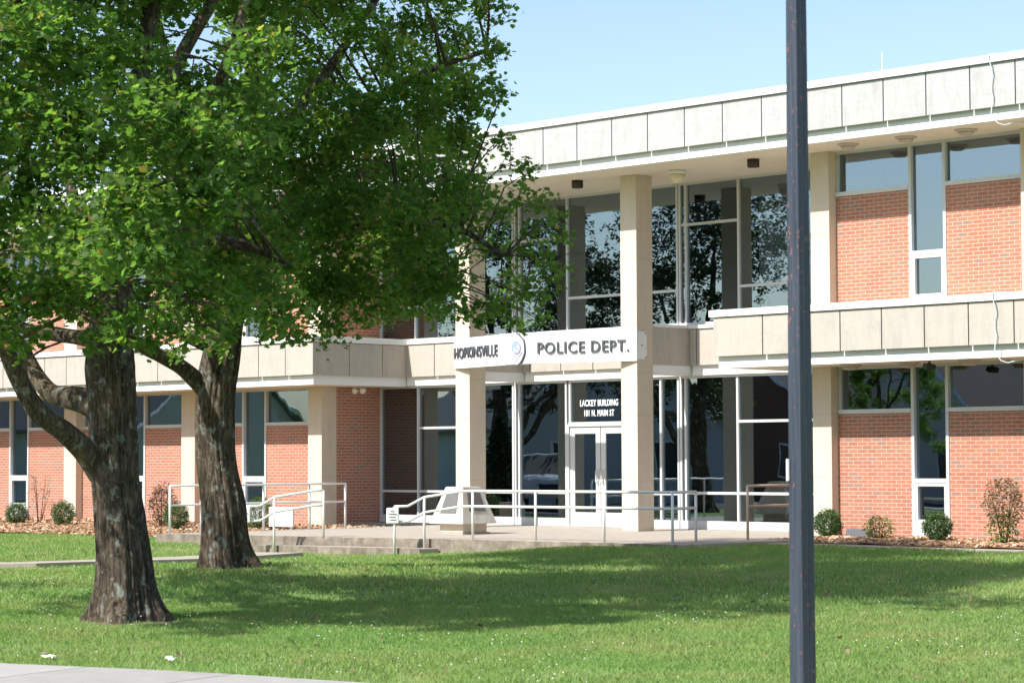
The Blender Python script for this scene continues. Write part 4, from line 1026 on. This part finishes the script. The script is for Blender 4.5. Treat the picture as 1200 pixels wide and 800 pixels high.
def clump_points(b, per):
    """leaf positions for one clump: sprays of leaves strung along small twigs, thinned towards gaps"""
    x, y, z, r, dens = b
    n_tw = max(4, int(per * dens * (r / .5) ** 2 / 14))
    out = []
    for _ in range(n_tw):
        d = rng.normal(0, 1, 3); d /= np.linalg.norm(d)
        d[2] *= .75
        c = np.array([x, y, z]) + d * r * rng.uniform(.35, 1.0)
        tw = rng.normal(0, 1, 3); tw[2] = tw[2] * .4 - .25; tw += d * .8
        tw /= np.linalg.norm(tw)
        L = rng.uniform(.22, .5) * min(1., r / .4)
        m_ = rng.integers(9, 18)
        s = rng.uniform(0, 1, m_)[:, None]
        out.append(c + (s - .4) * tw * L + rng.normal(0, .055, (m_, 3)))
    return np.concatenate(out)

def bark_tube(mb, pts, n=28, flare=False, amp=.05, fq=3.):
    P = [Vector(p[:3]) for p in pts]; Rr = [p[3] for p in pts]
    # resample smoothly
    rows = []
    for i in range(len(P) - 1):
        a, b_ = P[i], P[i + 1]
        p_ = P[i - 1] if i else a - (b_ - a); nx_ = P[i + 2] if i + 2 < len(P) else b_ + (b_ - a)
        seg = max(2, int((b_ - a).length / .07))
        for k in range(seg):
            u = k / seg
            c = .5 * ((2 * a) + (b_ - p_) * u + (2 * p_ - 5 * a + 4 * b_ - nx_) * u * u + (3 * a - p_ - 3 * b_ + nx_) * u ** 3)
            rows.append((c, Rr[i] + (Rr[i + 1] - Rr[i]) * u))
    rows.append((P[-1], Rr[-1]))
    vs = []; ref = None
    for i, (p, r_) in enumerate(rows):
        d = (rows[min(i + 1, len(rows) - 1)][0] - rows[max(i - 1, 0)][0]).normalized()
        if ref is None: ref = Vector((0, 0, 1)) if abs(d.z) < .8 else Vector((1, 0, 0))
        u = d.cross(ref).normalized(); w_ = u.cross(d).normalized(); ref = w_
        h = p.z - rows[0][0].z
        for k in range(n):
            a = 2 * math.pi * k / n
            dirv = u * math.cos(a) + w_ * math.sin(a)
            q_ = p + dirv * r_
            f = .45 - abs(noise.noise(Vector((math.cos(a) * fq, math.sin(a) * fq, i * .045 + p.x)))) * 2.6
            l = noise.noise(q_ * 2.1)
            rr_ = r_ * (1 + amp * f + .07 * l)
            if flare:
                rr_ *= 1 + (.24 * math.exp(-max(0, h - .10) / .22)) * (.5 + 1. * math.cos(a * 5 + 1.3 + .6 * math.sin(a * 2)))
            vs.append(p + dirv * rr_)
    fs = [(i * n + k, i * n + (k + 1) % n, (i + 1) * n + (k + 1) % n, (i + 1) * n + k) for i in range(len(rows) - 1) for k in range(n)]
    fs.append(tuple((len(rows) - 1) * n + k for k in range(n)))
    mb.add(vs, fs)
    return rows

def maple(limbs, blobs, label, per, lsize, lm='leaf'):
    base = limbs[0][1]
    T = thing('maple_tree', (base[0], base[1], gz(base[0], base[1])), label, 'tree')
    mb = MB()
    skeleton = []
    skeleton += bark_tube(mb, limbs[0], 96, True, .10, 6.5)
    for l in limbs[1:]:
        skeleton += bark_tube(mb, l, 24, False, .05)
    # thin boughs to every clump
    sk = np.array([list(p) for p, r_ in skeleton]); sr = np.array([r_ for p, r_ in skeleton])
    for b_ in blobs:
        c = np.array(b_[:3])
        ok = (sk[:, 2] < c[2] + .5) & (sk[:, 2] > 2.2)
        d = np.where(ok, np.linalg.norm(sk - c, axis=1), 1e9)
        i = int(np.argmin(d))
        if d[i] > 6 or d[i] < .15: continue
        a = Vector(sk[i]); e = Vector(c)
        mid = a.lerp(e, .5) + Vector((random.uniform(-.12, .12), random.uniform(-.12, .12), .12 * d[i] + random.uniform(-.05, .1)))
        r0 = min(.022, .008 + .005 * d[i], sr[i] * .7)
        q1 = a.lerp(mid, .55) + Vector((random.uniform(-.06, .06), random.uniform(-.06, .06), .03))
        mb.tube([a, q1, mid, mid.lerp(e, .6) + Vector((0, 0, .04)), e], [r0, r0 * .85, r0 * .7, r0 * .5, .005], 6)
        for _ in range(3):
            tip = e + Vector((random.uniform(-1, 1), random.uniform(-1, 1), random.uniform(-.9, .5))) * b_[3] * .9
            st_ = mid.lerp(e, random.uniform(.5, .95))
            mb.tube([st_, st_.lerp(tip, .5) + Vector((0, 0, .03)), tip], [.007, .005, .003], 4)
    mb.build('trunk', M['bark'], T, True)
    pts = np.concatenate([clump_points(b_, per) for b_ in blobs])
    cen = np.array(limbs[0][5][:3])
    ow = pts - cen; ow /= np.linalg.norm(ow, axis=1)[:, None]
    leaves('crown', pts, lsize, .75, M[lm], T, outward=ow)
    print('leaves', len(pts))
    return T
T1 = maple(DATA['T1'], DATA['B1'], 'large maple with lichen-spotted trunk and two low left limbs nearest the sidewalk', 640, .079)
T2 = maple(DATA['T2'], DATA['B2'], 'second maple with straight furrowed trunk standing between the first maple and the porch', 700, .073)

# soil rings at the foot of the trunks
for bx, by, rr_ in ((DATA['T1'][0][1][0], DATA['T1'][0][1][1], .8), (DATA['T2'][0][1][0], DATA['T2'][0][1][1], .75)):
    mb = MB(); n = 28; vs = [(bx, by, gz(bx, by) + .025)]
    for k in range(n):
        a = 2 * math.pi * k / n; q_ = rr_ * (1 + .35 * noise.noise(Vector((math.cos(a) * 1.5, math.sin(a) * 1.5, bx))))
        x, y = bx + q_ * math.cos(a), by + q_ * math.sin(a); vs.append((x, y, gz(x, y) - .01))
    mb.add(vs, [(0, 1 + k, 1 + (k + 1) % n) for k in range(n)])
    tag(mb.build('bare_soil', M['dirt'], None, True), None, None, None, 'structure')

# ------------------------------------------------------------------ shrubs
def shrub(x, y, r, h, label, leafm, n, lsize=.035, shape='ball', stemy=True, z=None, lower=None):
    z0_ = (gz(x, y) + .04) if z is None else z
    T = thing('shrub', (x, y, z0_), label, 'shrub')
    mb = MB()
    for k in range(9 if stemy else 5):
        a = random.uniform(0, 6.28); e = random.uniform(.3, .85)
        tip = Vector((x + r * e * math.cos(a), y + r * e * math.sin(a), z0_ + h * random.uniform(.6, 1.)))
        b0 = Vector((x + .03 * math.cos(a), y + .03 * math.sin(a), z0_ - .05))
        md = b0.lerp(tip, .5) + Vector((0, 0, .06 * h))
        mb.tube([b0, md, tip], [.009, .006, .003], 5)
        if stemy:
            for _ in range(4):
                s_ = md.lerp(tip, random.random()); e_ = s_ + Vector((random.uniform(-1, 1), random.uniform(-1, 1), random.uniform(-.1, 1))) * r * .5
                mb.tube([s_, e_], [.004, .002], 4)
    mb.build('stem', M['bark'], T, True)
    def cloud(n_, zc, rz, rad, lm, nm):
        d = rng.normal(0, 1, (n_, 3)); d /= np.linalg.norm(d, axis=1)[:, None]
        q_ = rng.uniform(.45, 1, n_) ** .6
        lump = np.array([1 + .28 * noise.noise(Vector(list(v_ * 2.2)) + Vector((x * 3, y * 3, 0))) for v_ in d])
        p = np.array([x, y, z0_ + zc]) + d * (q_ * lump)[:, None] * np.array([rad, rad, rz])
        p = p[p[:, 2] > z0_ + .02]
        leaves(nm, p, lsize, .5, lm, T, OVAL, OPOLY, outward=d[:len(p)] * .9)
    if lower:
        cloud(n, h * .66, h * .40, r, leafm, 'dead_foliage'); cloud(lower[1], h * .27, h * .30, r * .8, lower[0], 'foliage')
    else:
        cloud(n, h * .52, h * .5, r, leafm, 'foliage')
    return T
shrub(-.10, -.62, .27, .52, 'small round dark green shrub at the foot of the stone column right of the pole', M['shrubleaf'], 4200)
shrub(1.08, -.72, .27, .40, 'small sparse yellow-green shrub beside the dark ground box', M['yelleaf'], 420, .055)
shrub(2.42, -.9, .25, .50, 'dark green clipped shrub under the lower sash of the tall window', M['shrubleaf'], 4200)
shrub(3.70, -.85, .34, 1.05, 'brown half-dead shrub with bright green lower leaves at the right edge', M['deadleaf'], 1300, .055, lower=(M['brightleaf'], 420))
shrub(-23.0, -2.5, .30, .55, 'round green shrub left of the first trunk, at the left edge below the white sash', M['shrubleaf'], 4000)
shrub(-21.05, -2.5, .30, .60, 'round green shrub left of the first trunk, in front of a pale column', M['shrubleaf'], 4000)
shrub(-23.7, -1.4, .36, 1.2, 'bare twiggy brown shrub against the brick at the far left', M['deadleaf'], 260, .04)
shrub(-18.0, -1.9, .33, 1.05, 'upright brown-purple shrub between the two trunks', M['redleaf'], 1500, .05)
shrub(-16.65, -2.5, .30, .62, 'dark green shrub behind the porch rail between the two trunks', M['shrubleaf'], 4000)
shrub(-14.5, -1.9, .35, .75, 'dark green shrub behind the rail just right of the second trunk', M['shrubleaf'], 4000)
shrub(-21.0, -1.5, .16, .30, 'little yellow-green seedling shrub beside the pale column right of the first trunk', M['yelleaf'], 120, .045)

# small things on the ground
q = MB(); x, y = .60, -.62; z = gz(x, y) + .05
q.add([(x - .26, y - .10, z), (x + .26, y - .10, z), (x + .26, y + .10, z), (x - .26, y + .10, z), (x - .23, y - .07, z + .17), (x + .21, y - .07, z + .17), (x + .21, y + .08, z + .17), (x - .23, y + .08, z + .17)],
      [(0, 3, 2, 1), (4, 5, 6, 7), (0, 1, 5, 4), (1, 2, 6, 5), (2, 3, 7, 6), (3, 0, 4, 7)])
q.box(x - .20, x + .18, y - .115, y - .1, z + .02, z + .06)
tag(q.build('ground_box', M['blackgrey'], None, False, .015), 'low dark plastic box on the mulch against the brick wall', 'box')
NB = thing('notice_board', (-13.7, -1.92, -.1), 'white notice board on the ground behind the sloping handrail', 'sign')
q = MB(); q.box(-14.1, -13.3, -1.95, -1.90, -.02, .40); nbp = q.build('board', M['white'], NB, False, .008)
q = MB()
for z_, a_, b_ in ((.28, -14.0, -13.4), (.20, -13.9, -13.5), (.10, -14.0, -13.4)):
    for k in range(10):
        xx = a_ + (b_ - a_) * k / 10
        q.box(xx, xx + (b_ - a_) / 10 * .6, -1.955, -1.951, z_ - .02, z_ + .02)
q.build('print', M['greyplate'], nbp)
q = MB(); q.tube([(-14.0, -1.9, -.3), (-14.0, -1.9, -.02)], .02, 6); q.tube([(-13.4, -1.9, -.3), (-13.4, -1.9, -.02)], .02, 6); q.build('leg', M['rail'], NB)
def litter(x, y, w, d, label, seed):
    mb = MB(); rr = random.Random(seed); n = 6; vs = []; z = gz(x, y) + .035
    for j in range(n + 1):
        for i in range(n + 1):
            vs.append((x + (i / n - .5) * w + rr.uniform(-.008, .008), y + (j / n - .5) * d + rr.uniform(-.008, .008), z + rr.uniform(0, .03)))
    fs = [(j * (n + 1) + i, j * (n + 1) + i + 1, (j + 1) * (n + 1) + i + 1, (j + 1) * (n + 1) + i) for j in range(n) for i in range(n)]
    mb.add(vs, fs)
    o = mb.build('paper_scrap', M['white_letter'], None, True)
    sm = o.modifiers.new('thick', 'SOLIDIFY'); sm.thickness = .003
    tag(o, label, 'litter')
litter(8.1, -22.42, .17, .06, 'flat white paper scrap on the grass by the sidewalk at the far left', 1)
litter(9.05, -21.85, .09, .05, 'small crumpled white scrap in the grass right of the first trunk, upper of two', 2)
litter(9.25, -21.98, .06, .04, 'small crumpled white scrap in the grass right of the first trunk, lower of two', 3)

# ------------------------------------------------------------------ grass
def grass(n, d0, d1, hmin, hmax, w, name, label):
    C = np.array(K['C']); Fh = np.array([fw.x, fw.y, 0]); Fh /= np.linalg.norm(Fh); Rh = np.array([Fh[1], -Fh[0], 0])
    d = np.sqrt(rng.uniform(d0 ** 2, d1 ** 2, n)); u = rng.uniform(-.27, .27, n)
    P = C[None] + d[:, None] * Fh + (u * d)[:, None] * Rh
    x, y = P[:, 0], P[:, 1]
    keep = np.ones(n, bool)
    # paved or planted ground carries no blades
    fx = np.array([p[0] for p in front]); fy = np.array([p[1] for p in front])
    yf = np.interp(x, fx, fy)
    keep &= ~((x > -11.5) & (x < .25) & (y > yf - .02))
    keep &= ~((x > -.9) & (y > -3.02)) & ~((x >= .2) & (y > -3.0))
    keep &= ~((x < -11.4) & (y > -5.55 + (x + 11.5) * -.037))
    keep &= (y < 0)
    rel = np.stack([x - SW0.x, y - SW0.y], 1)
    nn = rel @ np.array([SWN.x, SWN.y])
    keep &= ~((nn > .0 + .05 * np.sin(x * 7)) )
    worn = np.array([noise.noise(Vector((a * .8, b_ * .8, 21.))) for a, b_ in zip(x, y)])
    keep &= ~((nn > -1.6 - 1.2 * worn) & (worn > -.05) & (rng.random(n) < .62) & (x < 12.5))
    def near_seg(a, b_, r_):
        a = np.array(a); b_ = np.array(b_); ab = b_ - a
        t_ = np.clip(((np.stack([x, y], 1) - a) @ ab) / (ab @ ab), 0, 1)
        q_ = a + t_[:, None] * ab
        return np.linalg.norm(np.stack([x, y], 1) - q_, axis=1) < r_
    for a, b_ in (((-16., -19.3), (-6.6, -13.2)), ((-6.6, -13.2), (-6.5, -9.3)), ((-6.5, -9.3), (-6.9, -7.6))):
        keep &= ~near_seg(a, b_, .62)
    keep &= ~near_seg((sa.x, sa.y + .2), (sb.x, sb.y + .2), .36)
    for bx, by in ((DATA['T1'][0][1][0], DATA['T1'][0][1][1]), (DATA['T2'][0][1][0], DATA['T2'][0][1][1])):
        rr_ = np.hypot(x - bx, y - by)
        keep &= ~(rng.random(n) < np.clip((.95 - rr_ + .18 * np.sin(x * 9) * np.cos(y * 8)) / .5, 0, .97))
    P = P[keep]; n = len(P); x, y = P[:, 0], P[:, 1]
    # uneven growth
    gx = np.arange(-75, 60, .4); gy = np.arange(-75, 3, .4)
    z = np.array([gz(a, b_) for a, b_ in zip(x, y)])
    pat = np.array([noise.noise(Vector((a * .9, b_ * .9, 5.))) + .6 * noise.noise(Vector((a * 3.1, b_ * 3.1, 9.))) for a, b_ in zip(x, y)])
    h = rng.uniform(hmin, hmax, n) * (1 + .45 * pat)
    h[rng.random(n) < .006] *= 1.8
    az = rng.uniform(0, 2 * np.pi, n); lean = rng.uniform(.1, .9, n) * h
    az2 = rng.uniform(0, 2 * np.pi, n)
    ww = w * rng.uniform(.6, 1.3, n)
    sd = np.stack([np.cos(az), np.sin(az), np.zeros(n)], 1) * ww[:, None] * .5
    base = np.stack([x, y, z - .005], 1)
    ld = np.stack([np.cos(az2), np.sin(az2), np.zeros(n)], 1) * lean[:, None]
    mid = base + ld * .35 + np.array([0, 0, 1.]) * (h * .6)[:, None]
    tip = base + ld + np.array([0, 0, 1.]) * h[:, None]
    V = np.stack([base - sd, base + sd, mid + sd * .75, tip, mid - sd * .75], 1).reshape(-1, 3)
    loops = np.arange(n * 5)
    o = np_mesh(name, V, loops, np.arange(n) * 5, np.full(n, 5), M['blade'])
    tag(o, label, 'grass', None, 'stuff')
grass(520000, 15, 27, .025, .058, .0058, 'grass', 'short mown grass with clover across the front of the lawn')
grass(330000, 27, 50, .03, .065, .011, 'grass', 'mown grass on the far part of the lawn towards the building')

# clover heads and fallen leaves
mb = MB(); rr = random.Random(5)
C0 = np.array(K['C']); Fh = np.array([fw.x, fw.y, 0]); Fh /= np.linalg.norm(Fh); Rh = np.array([Fh[1], -Fh[0], 0])
k = 0
while k < 750:
    d = math.sqrt(rr.uniform(16 ** 2, 40 ** 2)); u = rr.uniform(-.25, .25)
    p = C0 + d * Fh + u * d * Rh
    if noise.noise(Vector((p[0] * .5, p[1] * .5, 2.))) < .12 + rr.uniform(-.2, .2): continue
    if (p[0] > -11.6 and p[1] > -7.3) or p[1] > -6.2 or (Vector((p[0], p[1], 0)) - SW0).dot(SWN) > -.1: continue
    k += 1
    z = gz(p[0], p[1]) + rr.uniform(.05, .085); r_ = rr.uniform(.006, .011)
    x, y = p[0], p[1]
    mb.add([(x + r_, y, z), (x, y + r_, z), (x - r_, y, z), (x, y - r_, z), (x, y, z + r_), (x, y, z - r_)], [(0, 1, 4), (1, 2, 4), (2, 3, 4), (3, 0, 4), (1, 0, 5), (2, 1, 5), (3, 2, 5), (0, 3, 5)])
cl = mb.build('clover_flowers', mat('clover_white', (.62, .58, .50), .9)[0])
tag(cl, 'tiny white clover heads scattered through the lawn', 'flowers', None, 'stuff')
k = 0; P = []
while k < 170:
    d = math.sqrt(rr.uniform(15.5 ** 2, 36 ** 2)); u = rr.uniform(-.25, .25)
    p = C0 + d * Fh + u * d * Rh
    e = (Vector((p[0], p[1], 0)) - SW0).dot(SWN)
    if p[1] > -7.4 or e > .3: continue
    if e < -1.2 and rr.random() < .5: continue
    k += 1; P.append((p[0], p[1], gz(p[0], p[1]) + .05))
fl = leaves('fallen_leaves', np.array(P), .05, 1.6, M['deadleaf'], None)
tag(fl, 'dry brown fallen leaves on the grass', 'leaves', None, 'stuff')

# ------------------------------------------------------------------ across the street: what the lobby glass mirrors
def tree_copy(src, x, y, rot, sc, label):
    c = copy_tree(src)
    c.location = (x, y, gz(x, y) - .02); c.rotation_euler = (0, 0, R(rot)); c.scale = (sc, sc, sc)
    c['label'] = label
    return c
T3 = maple(DATA['T1'], DATA['B1'][::2] , 'big maple mirrored in the upper lobby glass right of the lobby column', 420, .085, 'shadeleaf')
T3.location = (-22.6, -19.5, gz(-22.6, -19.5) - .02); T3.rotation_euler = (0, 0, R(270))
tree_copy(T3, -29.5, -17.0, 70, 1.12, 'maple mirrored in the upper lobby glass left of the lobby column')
tree_copy(T2, -19.5, -27.6, 205, .55, 'small maple mirrored in the lower right wing windows')

def house(x, y, w, d, eave, ridge, rot, label, wallm, roofm):
    H = thing('house', (x, y, gz(x, y)), label, 'house')
    z = H.location.z
    q = MB(); hw, hd = w / 2, d / 2
    # gable ends on +/-y
    q.add([(x - hw, y - hd, z - .3), (x + hw, y - hd, z - .3), (x + hw, y + hd, z - .3), (x - hw, y + hd, z - .3), (x - hw, y - hd, z + eave), (x + hw, y - hd, z + eave), (x + hw, y + hd, z + eave), (x - hw, y + hd, z + eave), (x, y - hd, z + ridge), (x, y + hd, z + ridge)],
          [(0, 1, 5, 8, 4), (2, 3, 7, 9, 6), (1, 2, 6, 5), (3, 0, 4, 7)])
    q.build('wall', wallm, H)
    q = MB(); o_ = .45; sl_ = (ridge - eave) / hw
    for s in (-1, 1):
        a = [(x, y - hd - o_, z + ridge + .03), (x, y + hd + o_, z + ridge + .03), (x + s * (hw + o_), y + hd + o_, z + eave - sl_ * o_ + .03), (x + s * (hw + o_), y - hd - o_, z + eave - sl_ * o_ + .03)]
        b_ = [(p[0], p[1], p[2] + .16) for p in a]
        q.add(a + b_, [(0, 1, 2, 3), (7, 6, 5, 4), (0, 4, 5, 1), (1, 5, 6, 2), (2, 6, 7, 3), (3, 7, 4, 0)])
    q.build('roof', roofm, H)
    q = MB()
    for s in (-1, 1):
        for e in (-1, 1):
            a = Vector((x, y + e * (hd + o_ + .02), z + ridge + .1)); b_ = Vector((x + s * (hw + o_), y + e * (hd + o_ + .02), z + eave - sl_ * o_ + .1))
            q.tube([a, b_], .09, 4)
    q.build('rake_board', M['white'], H)
    for px_, pz, fx_ in ((-hw * .45, .9, 0), (hw * .45, .9, 0), (-hd * .5, .9, 1), (hd * .5, .9, 1)):
        q = MB(); p = MB()
        if fx_ == 0:
            yy = y + hd
            q.box(x + px_ - .55, x + px_ + .55, yy, yy + .06, z + pz - .08, z + pz + 1.48); p.box(x + px_ - .46, x + px_ + .46, yy + .03, yy + .07, z + pz, z + pz + 1.4)
        else:
            xx = x + hw
            q.box(xx, xx + .06, y + px_ - .55, y + px_ + .55, z + pz - .08, z + pz + 1.48); p.box(xx + .03, xx + .07, y + px_ - .46, y + px_ + .46, z + pz, z + pz + 1.4)
        wo = q.build('window', M['white'], H); p.build('pane', M['black'], wo)
    H.rotation_euler = (0, 0, R(rot))
    return H
brownwall = speckled('brown_brick_wall', (.16, .085, .06), (.12, .065, .05), 3, .9, .3)
siding = speckled('pale_siding', (.56, .60, .64), (.50, .54, .58), 1.2, .8, .1)
shingle = speckled('grey_shingle', (.21, .19, .175), (.13, .12, .11), 9, .9, .5)
brownshingle = speckled('brown_shingle', (.10, .065, .055), (.065, .045, .04), 9, .9, .5)
whitewall = speckled('white_siding', (.62, .62, .60), (.55, .55, .53), 1.2, .8, .1)
house(-37., -46., 12., 10., 3.1, 6.2, 15, 'brown brick house mirrored in the lower lobby glass by the steel pole', brownwall, brownshingle)
house(-40., -31., 9., 14., 3.0, 6.4, -62, 'pale grey gabled house with shingle roof mirrored behind the lobby doors', siding, shingle)
house(-22., -43., 10., 13., 3.0, 6.3, 25, 'white house with brown roof mirrored in the lower right wing windows', whitewall, brownshingle)
house(-64., -29., 11., 14., 3.2, 7.0, 80, 'white house with grey roof mirrored in the left wing windows', whitewall, shingle)

# conifer mirrored at the left of the doors
cx, cy = -22.7, -10.5
T = thing('conifer', (cx, cy, gz(cx, cy)), 'narrow dark conifer mirrored in the lower lobby glass left of the doors', 'tree')
q = MB(); q.tube([(cx, cy, gz(cx, cy) - .1), (cx, cy, 2.3)], [.07, .02], 8); q.build('trunk', M['bark'], T, True)
n = 9000; hh = rng.uniform(0, 1, n) ** .8; rad = .75 * (1 - hh) ** .7 * np.where(hh < .15, .6 + hh * 2.6, 1.) * rng.uniform(.5, 1.05, n); a = rng.uniform(0, 6.283, n)
pc = np.stack([cx + rad * np.cos(a), cy + rad * np.sin(a), gz(cx, cy) + .1 + hh * 2.75], 1)
leaves('crown', pc, .09, .2, M['conifer'], T, OVAL, OPOLY)

# parked pickup mirrored behind the doors
tx, ty = -29.5, -19.3
V = thing('parked_car', (tx, ty, gz(tx, ty)), 'silver pickup truck mirrored in the lower lobby glass beside the doors', 'truck')
z = gz(tx, ty)
carpaint = mat('silver_paint', (.66, .72, .78), .35, .0)[0]
def loft(secs, material, name, parent, bevel=.04):
    mb = MB(); n = len(secs[0][1]); vs = []
    for xx, prof in secs:
        for yy, zz in prof: vs.append((tx + xx, ty + yy, z + zz))
    fs = [(i * n + k, i * n + (k + 1) % n, (i + 1) * n + (k + 1) % n, (i + 1) * n + k) for i in range(len(secs) - 1) for k in range(n)]
    fs += [tuple(range(n))[::-1], tuple((len(secs) - 1) * n + k for k in range(n))]
    mb.add(vs, fs)
    return mb.build(name, material, parent, False, bevel)
def prof(w0, w1, z0, z1): return [(-w0, z0), (w0, z0), (w0 + .03, (z0 + z1) / 2), (w1, z1), (-w1, z1), (-w0 - .03, (z0 + z1) / 2)]
loft([(2.75, prof(.85, .82, .50, .95)), (2.65, prof(.93, .88, .42, 1.08)), (1.2, prof(.95, .90, .40, 1.20)), (1.0, prof(.95, .92, .40, 1.24)), (-2.6, prof(.95, .92, .42, 1.26)), (-2.75, prof(.92, .90, .50, 1.2))], carpaint, 'body', V)
loft([(1.05, prof(.86, .84, 1.22, 1.24)), (.35, prof(.84, .70, 1.22, 1.80)), (-.9, prof(.84, .70, 1.22, 1.84)), (-1.15, prof(.84, .72, 1.22, 1.30))], M['black'], 'window_glass', V)
loft([(.30, [(-.70, 1.78), (.70, 1.78), (.66, 1.86), (-.66, 1.86)]), (-.95, [(-.70, 1.80), (.70, 1.80), (.66, 1.88), (-.66, 1.88)])], carpaint, 'roof', V, .02)
q = MB(); q.box(tx + 2.66, tx + 2.79, ty - .55, ty + .55, z + .62, z + .92); q.build('grille', M['black'], V)
q = MB(); q.box(tx + 2.6, tx + 2.86, ty - .92, ty + .92, z + .42, z + .58); q.build('bumper', M['alu'], V, False, .03)
for s in (-1, 1):
    q = MB(); q.box(tx + 2.64, tx + 2.78, ty + s * .74 - .14, ty + s * .74 + .14, z + .68, z + .92); q.build('headlight', M['white'], V)
for wx in (1.75, -1.75):
    for s in (-1, 1):
        q = MB(); q.tube([(tx + wx, ty + s * .98, z + .38), (tx + wx, ty + s * .74, z + .38)], .38, 24); wo = q.build('wheel', M['black'], V)
        q = MB(); q.tube([(tx + wx, ty + s * .99, z + .38), (tx + wx, ty + s * .94, z + .38)], .22, 20); q.build('rim', M['alu'], wo)
V.rotation_euler = (0, 0, R(38))
# the grouped maple copies and the lamps carry their own labels
